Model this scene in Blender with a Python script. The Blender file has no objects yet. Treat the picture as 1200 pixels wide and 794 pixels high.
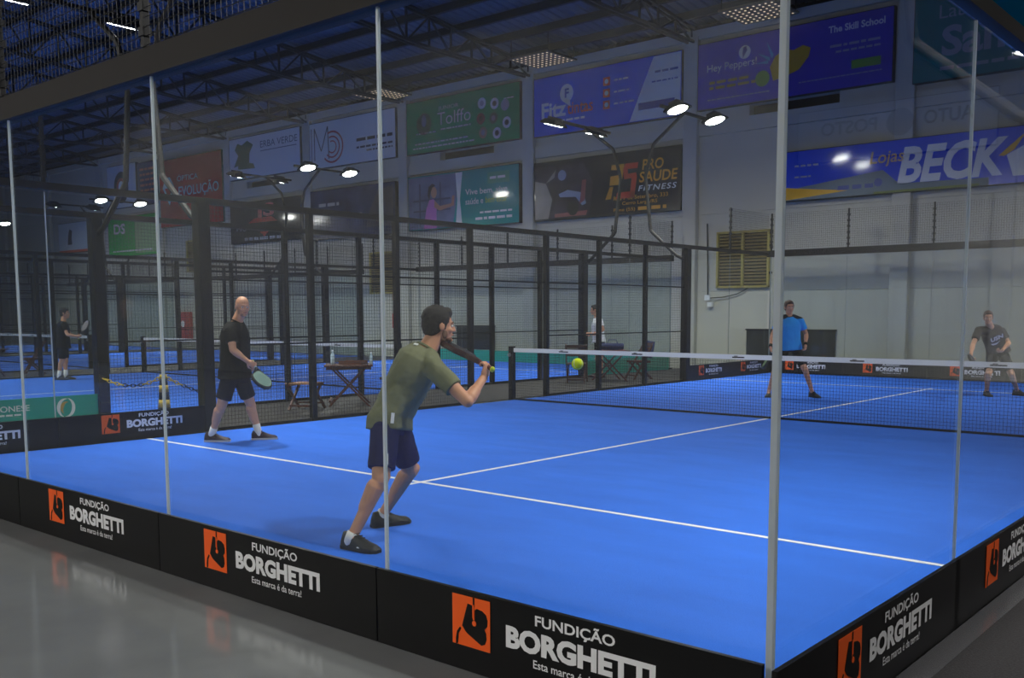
import bpy, math, random
from mathutils import Vector as V, Matrix

random.seed(7)
SC = bpy.context.scene
COL = SC.collection
PI = math.pi

# ------------------------------------------------------------------ camera, world, exposure
cam = bpy.data.cameras.new('camera')
cam_o = bpy.data.objects.new('camera', cam)
COL.objects.link(cam_o)
_fw = V((-0.64410686, 0.75842699, -0.09957337))
_rt = V((0.76237104, 0.64713555, -0.00244392))
_up = V((-0.06258393, 0.077486, 0.99502722))
_m = Matrix((_rt, _up, -_fw)).transposed().to_4x4()
_m.translation = V((6.478, -13.048, 1.551))
cam_o.matrix_world = _m
cam.sensor_width = 36
cam.lens = 1140.86 * 36 / 1200
cam.shift_x = -18.98 / 1200
cam.shift_y = 82.97 / 1200
cam.clip_start = 0.05
cam.clip_end = 200
SC.camera = cam_o

w = bpy.data.worlds.new('world')
SC.world = w
w.use_nodes = True
w.node_tree.nodes['Background'].inputs[0].default_value = (0.30, 0.38, 0.6, 1)
w.node_tree.nodes['Background'].inputs[1].default_value = 0.05
SC.view_settings.view_transform = 'Standard'
SC.view_settings.look = 'None'
SC.view_settings.gamma = 1
SC.view_settings.use_curve_mapping = False
SC.view_settings.exposure = 0.0
SC.cycles.max_bounces = 8
SC.cycles.diffuse_bounces = 4
SC.cycles.glossy_bounces = 5
SC.cycles.transparent_max_bounces = 64
SC.cycles.sample_clamp_indirect = 3
SC.cycles.sample_clamp_direct = 0
SC.cycles.caustics_reflective = False
SC.cycles.caustics_refractive = False
SC.cycles.use_denoising = True
FILL_L = 300.0       # radiance of the pendant fill lamps added over the front aisle
FLOOD_W = 98.0     # watts of each LED floodlight
LAMP = 60.0        # radiance of the LED floodlight lenses

# ------------------------------------------------------------------ materials
def lin(c):
    return tuple((x / 12.92 if x <= 0.04045 else ((x + 0.055) / 1.055) ** 2.4) for x in c)

def rgb(r, g, b):
    return lin((r / 255, g / 255, b / 255)) + (1.0,)

MATS = {}
def mat(name, col, rough=0.5, metal=0.0, var=0.0, scale=8.0, bump=0.0, bscale=60.0, emit=0.0, spec=0.5, stretch=None):
    if name in MATS:
        return MATS[name]
    m = bpy.data.materials.new(name)
    MATS[name] = m
    m.use_nodes = True
    nt = m.node_tree
    b = nt.nodes['Principled BSDF']
    b.inputs['Base Color'].default_value = col
    b.inputs['Roughness'].default_value = rough
    b.inputs['Metallic'].default_value = metal
    b.inputs['Specular IOR Level'].default_value = spec
    if var or bump:
        tc = nt.nodes.new('ShaderNodeTexCoord')
        mp = nt.nodes.new('ShaderNodeMapping')
        nt.links.new(tc.outputs['Object'], mp.inputs[0])
        if stretch:
            mp.inputs['Scale'].default_value = stretch
    if var:
        n = nt.nodes.new('ShaderNodeTexNoise')
        n.inputs['Scale'].default_value = scale
        n.inputs['Detail'].default_value = 5
        r = nt.nodes.new('ShaderNodeValToRGB')
        r.color_ramp.elements[0].position = 0.3
        r.color_ramp.elements[1].position = 0.7
        c0 = [min(1, x * (1 - var)) for x in col[:3]] + [1]
        c1 = [min(1, x * (1 + var)) for x in col[:3]] + [1]
        r.color_ramp.elements[0].color = c0
        r.color_ramp.elements[1].color = c1
        nt.links.new(mp.outputs[0], n.inputs['Vector'])
        nt.links.new(n.outputs[0], r.inputs[0])
        nt.links.new(r.outputs[0], b.inputs['Base Color'])
    if bump:
        n2 = nt.nodes.new('ShaderNodeTexNoise')
        n2.inputs['Scale'].default_value = bscale
        n2.inputs['Detail'].default_value = 3
        bp = nt.nodes.new('ShaderNodeBump')
        bp.inputs['Strength'].default_value = bump
        bp.inputs['Distance'].default_value = 0.02
        nt.links.new(mp.outputs[0], n2.inputs['Vector'])
        nt.links.new(n2.outputs[0], bp.inputs['Height'])
        nt.links.new(bp.outputs[0], b.inputs['Normal'])
    if emit:
        b.inputs['Emission Color'].default_value = col
        b.inputs['Emission Strength'].default_value = emit
    return m

def glass_mat(name, dirt):
    m = bpy.data.materials.new(name)
    MATS[name] = m
    m.use_nodes = True
    nt = m.node_tree
    for n in list(nt.nodes):
        nt.nodes.remove(n)
    out = nt.nodes.new('ShaderNodeOutputMaterial')
    geo = nt.nodes.new('ShaderNodeNewGeometry')
    dot = nt.nodes.new('ShaderNodeVectorMath'); dot.operation = 'DOT_PRODUCT'
    nt.links.new(geo.outputs['Normal'], dot.inputs[0])
    nt.links.new(geo.outputs['Incoming'], dot.inputs[1])
    ab = nt.nodes.new('ShaderNodeMath'); ab.operation = 'ABSOLUTE'
    nt.links.new(dot.outputs['Value'], ab.inputs[0])
    om = nt.nodes.new('ShaderNodeMath'); om.operation = 'SUBTRACT'; om.inputs[0].default_value = 1
    nt.links.new(ab.outputs[0], om.inputs[1])
    pw = nt.nodes.new('ShaderNodeMath'); pw.operation = 'POWER'; pw.inputs[1].default_value = 5
    nt.links.new(om.outputs[0], pw.inputs[0])
    ma = nt.nodes.new('ShaderNodeMath'); ma.operation = 'MULTIPLY_ADD'
    ma.inputs[1].default_value = 0.9; ma.inputs[2].default_value = 0.035
    nt.links.new(pw.outputs[0], ma.inputs[0])
    tr = nt.nodes.new('ShaderNodeBsdfTransparent'); tr.inputs[0].default_value = (0.945, 0.972, 0.965, 1)
    gl = nt.nodes.new('ShaderNodeBsdfGlossy'); gl.inputs['Roughness'].default_value = 0.015
    df = nt.nodes.new('ShaderNodeBsdfDiffuse'); df.inputs[0].default_value = (0.55, 0.57, 0.6, 1)
    tl = nt.nodes.new('ShaderNodeBsdfTranslucent'); tl.inputs[0].default_value = (0.55, 0.57, 0.6, 1)
    dm = nt.nodes.new('ShaderNodeMixShader'); dm.inputs[0].default_value = 0.5
    nt.links.new(df.outputs[0], dm.inputs[1]); nt.links.new(tl.outputs[0], dm.inputs[2])
    m0 = nt.nodes.new('ShaderNodeMixShader'); m0.inputs[0].default_value = dirt
    nt.links.new(tr.outputs[0], m0.inputs[1]); nt.links.new(dm.outputs[0], m0.inputs[2])
    mx = nt.nodes.new('ShaderNodeMixShader')
    nt.links.new(ma.outputs[0], mx.inputs[0])
    nt.links.new(m0.outputs[0], mx.inputs[1]); nt.links.new(gl.outputs[0], mx.inputs[2])
    nt.links.new(mx.outputs[0], out.inputs[0])
    return m

GLASS = glass_mat('glass', 0.011)
STEEL = mat('black_steel', rgb(22, 23, 25), 0.5, spec=0.3)
BEAM = mat('beam_steel', rgb(34, 31, 30), 0.6, spec=0.25)
MESHM = mat('mesh_wire', rgb(34, 35, 37), 0.5)
GALV = mat('galvanised', rgb(140, 138, 132), 0.4, 0.5)
def edge_mat():
    m = mat('glass_edge', rgb(222, 228, 228), 0.25)
    nt = m.node_tree
    b = nt.nodes['Principled BSDF']
    tl = nt.nodes.new('ShaderNodeBsdfTranslucent'); tl.inputs[0].default_value = (0.86, 0.9, 0.9, 1)
    mx = nt.nodes.new('ShaderNodeMixShader'); mx.inputs[0].default_value = 0.6
    nt.links.new(b.outputs[0], mx.inputs[1]); nt.links.new(tl.outputs[0], mx.inputs[2])
    nt.links.new(mx.outputs[0], nt.nodes['Material Output'].inputs[0])
    return m
SEAM = edge_mat()
TURF = mat('turf', rgb(56, 117, 230), 0.85, 0, 0.07, 3.0, 0.35, 220.0, spec=0.15, stretch=(0.35, 1.0, 1.0))
WHITE = mat('line_white', rgb(235, 238, 240), 0.7)
CONC = mat('concrete', rgb(124, 126, 126), 0.11, 0, 0.10, 1.6, 0.03, 5.0, spec=0.45)
RUBBER = mat('rubber', rgb(44, 43, 44), 0.9, 0, 0.35, 90.0, 0.4, 120.0, spec=0.2)
WALLM = mat('wall_panel', rgb(192, 190, 180), 0.75, 0, 0.05, 0.7)
COLM = mat('column', rgb(188, 186, 178), 0.75, 0, 0.05, 0.9)
ROOF = mat('roof_sheet', rgb(106, 112, 130), 0.5, 0.25, 0.06, 0.8)
TRUSS = mat('truss', rgb(36, 38, 43), 0.55)
BOARD = mat('board_black', rgb(14, 14, 16), 0.35, spec=0.25)
ORANGE = mat('orange', rgb(255, 100, 24), 0.5)
BLACK = mat('ink_black', rgb(9, 9, 10), 0.5, spec=0.25)
INKW = mat('ink_white', rgb(243, 244, 246), 0.5)
RUBB = mat('shoe_rubber', rgb(24, 24, 25), 0.6)
LENS = mat('lens', (1.0, 0.98, 0.93, 1), 0.3, emit=LAMP)
FILL_LENS = mat('fill_lens', (1.0, 0.97, 0.93, 1), 0.3, emit=FILL_L)
FIXT = mat('fixture', rgb(24, 25, 28), 0.4)

# ------------------------------------------------------------------ mesh helpers
class MB:
    def __init__(self):
        self.v = []; self.f = []
    def add(self, vs, fs):
        o = len(self.v)
        self.v += [tuple(x) for x in vs]
        self.f += [tuple(i + o for i in f) for f in fs]
    def box(self, x0, x1, y0, y1, z0, z1):
        vs = [(x, y, z) for z in (z0, z1) for y in (y0, y1) for x in (x0, x1)]
        self.add(vs, [(0, 2, 3, 1), (4, 5, 7, 6), (0, 1, 5, 4), (2, 6, 7, 3), (0, 4, 6, 2), (1, 3, 7, 5)])
        return self
    def bbox(self, x0, x1, y0, y1, z0, z1, b=0.004):
        # box with chamfered vertical edges
        p = [(x0 + b, y0), (x1 - b, y0), (x1, y0 + b), (x1, y1 - b), (x1 - b, y1), (x0 + b, y1), (x0, y1 - b), (x0, y0 + b)]
        self.prism([(x, y, z0) for x, y in p], V((0, 0, z1 - z0)))
        return self
    def prism(self, poly, ext):
        n = len(poly)
        a = [V(p) for p in poly]; e = V(ext)
        vs = a + [p + e for p in a]
        fs = [tuple(range(n - 1, -1, -1)), tuple(range(n, 2 * n))]
        fs += [(i, (i + 1) % n, n + (i + 1) % n, n + i) for i in range(n)]
        self.add(vs, fs)
        return self
    def bar(self, a, b, w, h=None, up=(0, 0, 1)):
        # rectangular bar between two points
        a = V(a); b = V(b); h = h or w
        d = (b - a).normalized(); u = V(up)
        if abs(d.dot(u)) > 0.98:
            u = V((0, 1, 0))
        s = d.cross(u).normalized(); u = s.cross(d)
        p = [a + s * (sx * w / 2) + u * (sz * h / 2) for sx, sz in ((-1, -1), (1, -1), (1, 1), (-1, 1))]
        self.prism(p, b - a)
        return self
    def wire(self, a, b, r):
        a = V(a); b = V(b)
        d = (b - a).normalized(); u = V((0, 0, 1)) if abs(d.z) < 0.9 else V((1, 0, 0))
        s = d.cross(u).normalized(); u = s.cross(d)
        p = [s * (math.cos(t) * r) + u * (math.sin(t) * r) for t in (0.5, 2.59, 4.69)]
        self.add([a + q for q in p] + [b + q for q in p], [(0, 1, 4, 3), (1, 2, 5, 4), (2, 0, 3, 5)])
        return self
    def tube(self, pts, r, n=10, caps=True):
        pts = [V(p) for p in pts]
        rr = r if isinstance(r, (list, tuple)) else [r] * len(pts)
        rings = []
        ref = None
        for i, p in enumerate(pts):
            d = (pts[min(i + 1, len(pts) - 1)] - pts[max(i - 1, 0)]).normalized()
            if ref is None:
                ref = V((0, 0, 1)) if abs(d.z) < 0.9 else V((1, 0, 0))
            s = d.cross(ref).normalized(); u = s.cross(d).normalized(); ref = u
            rings.append([p + s * (math.cos(2 * PI * k / n) * rr[i]) + u * (math.sin(2 * PI * k / n) * rr[i]) for k in range(n)])
        self.loft(rings, caps)
        return self
    def loft(self, rings, caps=True):
        n = len(rings[0])
        vs = [q for r in rings for q in r]
        fs = []
        for i in range(len(rings) - 1):
            for k in range(n):
                k2 = (k + 1) % n
                fs.append((i * n + k, i * n + k2, (i + 1) * n + k2, (i + 1) * n + k))
        if caps:
            fs.append(tuple(range(n - 1, -1, -1)))
            fs.append(tuple((len(rings) - 1) * n + k for k in range(n)))
        self.add(vs, fs)
        return self
    def disc(self, c, nrm, r, th, n=20, up=(0, 0, 1)):
        c = V(c); d = V(nrm).normalized(); u = V(up)
        if abs(d.dot(u)) > 0.95: u = V((0, 1, 0))
        s = d.cross(u).normalized(); u = s.cross(d)
        self.prism([c + s * (math.cos(2 * PI * k / n) * r) + u * (math.sin(2 * PI * k / n) * r) for k in range(n)], d * th)
        return self
    def capsule(self, a, b, ra, rb, n=14, flat=(False, False)):
        a = V(a); b = V(b); d = b - a
        L = d.length
        d = d / L if L > 1e-6 else V((0, 0, 1))
        u = V((0, 0, 1)) if abs(d.z) < 0.9 else V((1, 0, 0))
        s = d.cross(u).normalized(); u = s.cross(d)
        prof = []
        if flat[0]: prof += [(0, ra)]
        else: prof += [(-ra * math.cos(t), max(ra * math.sin(t), 1e-4)) for t in (0.05, 0.5, 1.0, PI / 2)]
        if flat[1]: prof += [(L, rb)]
        else: prof += [(L + rb * math.sin(t), max(rb * math.cos(t), 1e-4)) for t in (0, 0.57, 1.07, 1.52)]
        self.loft([[a + d * h + s * (math.cos(2 * PI * k / n) * r) + u * (math.sin(2 * PI * k / n) * r) for k in range(n)] for h, r in prof])
        return self
    def ell(self, c, ax, n=16, m=10):
        c = V(c); a, b, d = [V(x) for x in ax]
        rings = []
        for i in range(m + 1):
            t = PI * (i + 0.02 * (1 if i == 0 else (-1 if i == m else 0)) * 3) / m
            rings.append([c + d * (-math.cos(t)) + a * (math.sin(t) * math.cos(2 * PI * k / n)) + b * (math.sin(t) * math.sin(2 * PI * k / n)) for k in range(n)])
        self.loft(rings)
        return self
    def mesh(self, name, smooth=False):
        me = bpy.data.meshes.new(name)
        me.from_pydata(self.v, [], self.f)
        me.update()
        if smooth:
            for p in me.polygons: p.use_smooth = True
        return me
    def build(self, name, m, parent=None, smooth=False, label=None, kind=None):
        # vertices are given in the parent's local space
        return link(name, self.mesh(name, smooth), m, parent, label, kind)

def link(name, me, m, parent=None, label=None, kind=None):
    if m is not None and not me.materials:
        me.materials.append(m)
    o = bpy.data.objects.new(name, me)
    COL.objects.link(o)
    if parent is not None: o.parent = parent
    if label: o['label'] = label
    if kind: o['kind'] = kind
    return o

def thing(name, label, cat, loc=(0, 0, 0), rz=0.0, group=None):
    o = bpy.data.objects.new(name, None)
    o.empty_display_size = 0.2
    COL.objects.link(o)
    o.location = loc; o.rotation_euler = (0, 0, rz)
    o['label'] = label; o['category'] = cat
    if group: o['group'] = group
    return o

def tag(o, label, cat, group=None, kind=None):
    o['label'] = label; o['category'] = cat
    if group: o['group'] = group
    if kind: o['kind'] = kind
    return o

def kids(o):
    return KID.get(o.name, [])

def copy_tree(o, parent=None):
    c = o.copy()
    COL.objects.link(c)
    if parent is not None: c.parent = parent
    for ch in [x for x in o.children]:
        copy_tree(ch, c)
    return c

def dup(o, loc=None, label=None, rz=None, group=None, mirror=None):
    c = copy_tree(o)
    if loc is not None: c.location = loc
    if rz is not None: c.rotation_euler = (0, 0, rz)
    if label: c['label'] = label
    if group: c['group'] = group
    return c

def evaluated(o):
    dg = bpy.context.evaluated_depsgraph_get()
    return bpy.data.meshes.new_from_object(o.evaluated_get(dg))

_TXT = {}
def text_mesh(s, bold=0.0, shear=0.0, space=1.0):
    k = (s, bold, shear, space)
    if k in _TXT: return _TXT[k]
    cu = bpy.data.curves.new('t', 'FONT')
    cu.body = s; cu.size = 1; cu.offset = bold; cu.shear = shear; cu.space_character = space
    cu.resolution_u = 3
    o = bpy.data.objects.new('t', cu)
    COL.objects.link(o)
    me = evaluated(o)
    bpy.data.objects.remove(o); bpy.data.curves.remove(cu)
    vs = [tuple(v.co) for v in me.vertices]; fs = [tuple(p.vertices) for p in me.polygons]
    bpy.data.meshes.remove(me)
    xs = [v[0] for v in vs]; ys = [v[1] for v in vs]
    r = (vs, fs, min(xs), max(xs), min(ys), max(ys))
    _TXT[k] = r
    return r

def lettering(s, parent, org, right, up, wd, ht, m, bold=0.02, shear=0.0, space=1.0, lift=0.003, name='lettering', th=0.002):
    """flat print fitted to a box wd x ht whose lower left corner is org (parent's space)"""
    vs, fs, x0, x1, y0, y1 = text_mesh(s, bold, shear, space)
    org = V(org); R = V(right); U = V(up); N = R.cross(U)
    b = MB()
    b.add([org + R * ((v[0] - x0) / (x1 - x0) * wd) + U * ((v[1] - y0) / (y1 - y0) * ht) + N * lift for v in vs], fs)
    return b.build(name, m, parent)

def flat(parent, pts, m, org, right, up, lift=0.002, name='print', th=0.0015, label=None):
    """a flat printed shape: 2-D polygon laid on a surface, with a print's thickness"""
    org = V(org); R = V(right); U = V(up); N = R.cross(U)
    b = MB()
    polys = pts if isinstance(pts[0][0], (list, tuple)) else [pts]
    for P in polys:
        b.prism([org + R * p[0] + U * p[1] + N * lift for p in P], N * th)
    return b.build(name, m, parent, label=label)

def circle(cx, cy, r, n=24, ry=None):
    ry = ry or r
    return [(cx + r * math.cos(2 * PI * k / n), cy + ry * math.sin(2 * PI * k / n)) for k in range(n)]

def rect(x, y, w, h):
    return [(x, y), (x + w, y), (x + w, y + h), (x, y + h)]

def fine_print(x, y, wd, h, seed, gap=0.3):
    """rows of little word-shaped bars for print too small to read"""
    rnd = random.Random(seed)
    out = []; cx = x
    while cx < x + wd - h:
        L = min(h * rnd.uniform(1.5, 5), x + wd - cx)
        out.append(rect(cx, y, L, h)); cx += L + h * (0.5 + gap)
    return out

# ------------------------------------------------------------------ the hall
X0, X1, Y0, Y1 = -56.0, 24.0, -22.0, 10.75
COLX = [-53.1, -47.3, -41.55, -35.85, -30.25, -24.8, -19.35, -13.6, -7.78, -1.97, 3.85, 9.7, 15.5, 21.3]
b = MB().box(X0, X1, Y0, Y1 + 0.3, -0.25, -0.014)
b.build('floor', CONC, kind='structure')
# black rubber mat beyond the right side wall
b = MB().bbox(5.19, 20.0, -19.5, 10.0, -0.013, 0.001, 0.01)
o = b.build('rubber_mat', RUBBER); tag(o, 'black speckled rubber matting on the floor at the lower right corner', 'mat')
MB().box(5.07, 5.188, -19.5, 10.0, -0.013, 0.0).build('edge_strip', mat('mat_edge', rgb(70, 70, 72), 0.25), o, label='smooth dark grey edging')

GAPM = mat('gap_flooring', rgb(42, 39, 36), 0.6, 0, 0.15, 3.0)
for k, l in ((0, 'dark brownish floor strip between the nearest and second court, under the wooden tables'), (1, 'dark brownish floor strip between the second and third court'), (2, 'dark brownish floor strip between the two farthest courts')):
    o = MB().bbox(-7.80 - 12.95 * k, -5.15 - 12.95 * k, -9.9, 10.4, -0.0135, -0.006, 0.01).build('floor_strip', GAPM); tag(o, l, 'floor strip')
# back wall of precast panels, one row of panels per bay
wb = thing('wall_back', '', '', (0, 0, 0)); wb['kind'] = 'structure'; del wb['label']; del wb['category']
ROWS = [(-0.014, 2.1), (2.106, 4.2), (4.206, 6.3), (6.312, 6.68), (6.69, 9.05)]
SLOTS = {(-17.63, -15.16), (-6.07, -3.62), (-29.0, -26.6), (6.0, 8.4)}
edges = [X0] + COLX + [X1]
for i in range(len(edges) - 1):
    a, c = edges[i] + 0.004, edges[i + 1] - 0.004
    for r, (z0, z1) in enumerate(ROWS):
        y = Y1 + (0.0 if r != 3 else -0.05)
        slot = None
        if r == 4:
            for s in SLOTS:
                if s[0] > a and s[1] < c: slot = s
        b = MB()
        if slot:
            b.box(a, c, y, Y1 + 0.25, 6.96, z1)
            b.box(a, slot[0], y, Y1 + 0.25, z0, 6.955); b.box(slot[1], c, y, Y1 + 0.25, z0, 6.955)
        else:
            b.box(a, c, y, Y1 + 0.25, z0, z1)
        b.build('panel', WALLM, wb)
MB().box(X0, X1, Y1 + 0.26, Y1 + 0.3, -0.014, 9.6).build('backing', mat('slot_dark', rgb(40, 36, 34), 0.9), wb)
# columns
for x in COLX:
    o = MB().bbox(x - 0.22, x + 0.22, Y1 - 0.16, Y1 + 0.02, -0.014, 8.95, 0.012).build('column', COLM, wb)
MB().box(X0, X1, Y1 - 0.12, Y1 + 0.05, 8.86, 9.12).build('eaves_beam', COLM, wb)
# the other walls
MB().box(X0 - 0.3, X0, Y0, Y1 + 0.3, -0.2, 12.2).build('wall_left', WALLM, kind='structure')
MB().box(X1, X1 + 0.3, Y0, Y1 + 0.3, -0.2, 12.2).build('wall_right', mat('wall_grey_dark', rgb(92, 94, 96), 0.8), kind='structure')
MB().box(X0 - 0.3, X1 + 0.3, Y0 - 0.3, Y0, -0.2, 12.2).build('wall_front', WALLM, kind='structure')

# roof: corrugated sheet falling towards the back wall from a ridge
RIDGE = -5.6
def roofz(y):
    return 9.22 + (Y1 - abs(y - RIDGE) - RIDGE if y >= RIDGE else Y1 - RIDGE - (RIDGE - y)) * 0.125
b = MB()
for (ya, yb) in ((Y1 + 0.3, RIDGE), (RIDGE, Y0 - 0.3)):
    za, zb = roofz(ya), roofz(yb)
    x = X0 - 0.3
    prof = []
    while x < X1 + 0.3:
        prof += [(x, 0), (x + 0.16, 0), (x + 0.2, 0.035), (x + 0.26, 0.035), (x + 0.30, 0)]
        x += 0.30
    vs = [(px, ya, za + 0.14 + pz) for px, pz in prof] + [(px, yb, zb + 0.14 + pz) for px, pz in prof]
    n = len(prof)
    b.add(vs, [(i, i + 1, n + i + 1, n + i) for i in range(n - 1)])
b.build('ceiling', ROOF, kind='structure')

# roof trusses above each column
def truss_z(y):
    return 8.82, roofz(y) - 0.06
tr_label = 'dark steel roof truss ending at the %s wall column'
ordn = {-7.78: 'second from the right', -13.6: 'third from the right', -1.97: 'rightmost', -19.35: 'fourth from the right', -24.8: 'fifth from the right', -30.25: 'sixth from the right', -35.85: 'seventh from the right', -41.55: 'eighth from the right', -47.3: 'ninth from the right', -53.1: 'leftmost'}
for x in COLX:
    if x > 4: continue
    if x not in ordn: continue
    t = thing('roof_truss', tr_label % ordn[x], 'truss', (x, Y1 - 0.1, 8.8), 0, 'roof trusses')
    ys = [Y1 - 0.1 - 0.0 - i * 0.85 for i in range(0, 38)]
    L = lambda y, z: (0, y - (Y1 - 0.1), z - 8.8)
    bt = MB()
    def botz(y):
        return 8.82 + 0.118 * max(0, 6.0 - y if y > RIDGE else 6.0 - RIDGE - (RIDGE - y)) * 0.75
    def topz(y): return roofz(y) - 0.09
    bb = MB(); tt = MB(); ww = MB()
    for i in range(len(ys) - 1):
        y0, y1 = ys[i], ys[i + 1]
        for s in (-0.09, 0.09):
            bb.bar(V(L(y0, botz(y0))) + V((s, 0, 0)), V(L(y1, botz(y1))) + V((s, 0, 0)), 0.05, 0.07)
            tt.bar(V(L(y0, topz(y0))) + V((s, 0, 0)), V(L(y1, topz(y1))) + V((s, 0, 0)), 0.05, 0.07)
        if topz(y0) - botz(y0) > 0.1:
            ww.bar(L(y0, botz(y0)), L(y0, topz(y0)), 0.05, 0.05)
        if i % 2 == 0: ww.bar(L(y0, botz(y0)), L(y1, topz(y1)), 0.045, 0.045)
        else: ww.bar(L(y0, topz(y0)), L(y1, botz(y1)), 0.045, 0.045)
    bb.build('bottom_chord', TRUSS, t); tt.build('top_chord', TRUSS, t); ww.build('web', TRUSS, t, kind='stuff')

# purlins and lattice girders along the hall
ORD = 'first second third fourth fifth sixth seventh eighth ninth tenth eleventh twelfth thirteenth fourteenth fifteenth sixteenth seventeenth eighteenth nineteenth twentieth twenty-first twenty-second twenty-third twenty-fourth twenty-fifth twenty-sixth twenty-seventh twenty-eighth'.split()
y = Y1 - 0.75; k = 0
pn = 0
while y > Y0:
    if abs(y - 3.6) < 0.6 or abs(y + 2.4) < 0.6 or abs(y + 8.4) < 0.6:
        t = thing('lattice_girder', 'dark lattice girder under the roof, %s from the back wall' % ('nearest' if y > 2 else ('second' if y > -5 else 'third')), 'girder', (X0, y, roofz(y) - 0.85), 0, 'lattice girders')
        c1 = MB(); c2 = MB(); ww = MB()
        zt = 0.80
        c1.bar((0, 0, 0.03), (X1 - X0, 0, 0.03), 0.07, 0.07); c2.bar((0, 0, zt), (X1 - X0, 0, zt), 0.07, 0.07)
        xx = 0.0; i = 0
        while xx < X1 - X0 - 0.7:
            ww.bar((xx, 0, 0.03), (xx, 0, zt), 0.045, 0.045)
            ww.bar((xx, 0, 0.03 if i % 2 else zt), (xx + 0.73, 0, zt if i % 2 else 0.03), 0.04, 0.04)
            xx += 0.73; i += 1
        c1.build('bottom_chord', TRUSS, t); c2.build('top_chord', TRUSS, t); ww.build('web', TRUSS, t, kind='stuff')
    else:
        b = MB(); z = roofz(y)
        b.box(X0, X1, y - 0.03, y + 0.03, z - 0.1, z + 0.12)
        b.box(X0, X1, y - 0.09, y - 0.03, z - 0.1, z - 0.085)
        pn += 1
        o = b.build('purlin', TRUSS)
        tag(o, '%s dark steel purlin under the roof, counted from the back wall' % ORD[pn - 1], 'purlin', 'roof purlins')
    y -= 1.2

# perforated lamp panels under the eaves
GLOW = mat('dot_glow', (1.0, 0.72, 0.45, 1), 0.5, emit=0.9)
PERF = mat('perforated_sheet', rgb(96, 86, 76), 0.6)
for i, (x, lab) in enumerate(((-12.3, 'above the blue banner with orange icons'), (-5.35, 'above the purple banner'), (-19.4, 'above the white banner with red rings'))):
    t = thing('perforated_panel', 'flat square ceiling panel with rows of glowing dots, ' + lab, 'light panel', (x, 9.75, 8.93), 0, 'dotted ceiling panels')
    MB().box(-0.75, 0.75, -0.7, 0.7, 0.0, 0.05).build('panel', PERF, t)
    d = MB()
    for a in range(9):
        for c in range(7):
            d.disc((-0.64 + a * 0.16, -0.57 + c * 0.19, 0.0), (0, 0, -1), 0.03, 0.006, 8)
    d.build('glowing_dots', GLOW, t, kind='stuff')
    h = MB()
    for sx in (-0.7, 0.7):
        for sy in (0.6, -0.6):
            MB().bar((sx, sy, 0.05), (sx, sy, roofz(9.75 + sy) + 0.14 - 8.93), 0.02).build('hanger', TRUSS, t)

# louvred vents in the back wall
VENTM = mat('vent_yellow', rgb(176, 160, 84), 0.5)
VENTS = mat('vent_slat', rgb(128, 112, 62), 0.6)
VENTD = mat('vent_dark', rgb(50, 44, 34), 0.8)
for (xa, xb, za, zb, lab) in ((-6.94, -5.38, 2.19, 3.7, 'yellow framed louvre vent on the wall behind the far glass'), (-21.3, -19.9, 2.23, 3.74, 'yellow framed louvre vent seen through the fence left of the olive shirt'), (-33.75, -32.4, 3.38, 4.77, 'small louvre vent under the red banner, behind the thick fence post')):
    cx = (xa + xb) / 2; wd = xb - xa
    t = thing('louvre_vent', lab, 'vent', (cx, Y1, za))
    f = MB(); H = zb - za
    for (a0, a1, c0, c1) in ((-wd / 2, wd / 2, 0, 0.06), (-wd / 2, wd / 2, H - 0.06, H), (-wd / 2, -wd / 2 + 0.06, 0, H), (wd / 2 - 0.06, wd / 2, 0, H), (-0.03, 0.03, 0, H)):
        f.box(a0, a1, -0.09, 0, c0, c1)
    f.build('frame', VENTM, t)
    MB().box(-wd / 2 + 0.02, wd / 2 - 0.02, -0.012, 0, 0.02, H - 0.02).build('backing', VENTD, t)
    zz = 0.1
    sm = None
    while zz < H - 0.1:
        for (p, q) in ((-wd / 2 + 0.065, -0.035), (0.035, wd / 2 - 0.065)):
            s = MB().prism([(p, -0.075, zz), (p, -0.065, zz + 0.008), (p, -0.015, zz + 0.055), (p, -0.02, zz + 0.047)], (q - p, 0, 0))
            s.build('slat', VENTS, t)
        zz += 0.085
    if xa > -7:
        for zh in (0.35, H - 0.45, H - 0.12):
            MB().box(wd / 2, wd / 2 + 0.07, -0.08, -0.02, zh, zh + 0.06).build('hinge', VENTD, t)
# conduit and socket near the vent
t = thing('wall_socket', 'white socket with cable on the wall left of the yellow louvre vent', 'socket', (-7.2, Y1 - 0.02, 1.75))
MB().bbox(-0.08, 0.08, -0.08, 0, 0.12, 0.26).build('switch_box', INKW, t)
MB().bbox(0.02, 0.16, -0.1, 0, -0.06, 0.07).build('socket', INKW, t)
MB().tube([(0, -0.03, 0.26), (-0.02, -0.03, 1.2), (-0.05, -0.03, 2.2)], 0.018, 6).build('conduit', BLACK, t)
MB().tube([(0.1, -0.06, 0.18), (0.5, -0.05, 0.2), (0.9, -0.04, 0.28), (1.2, -0.04, 0.42)], 0.014, 6).build('cable', BLACK, t)

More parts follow.
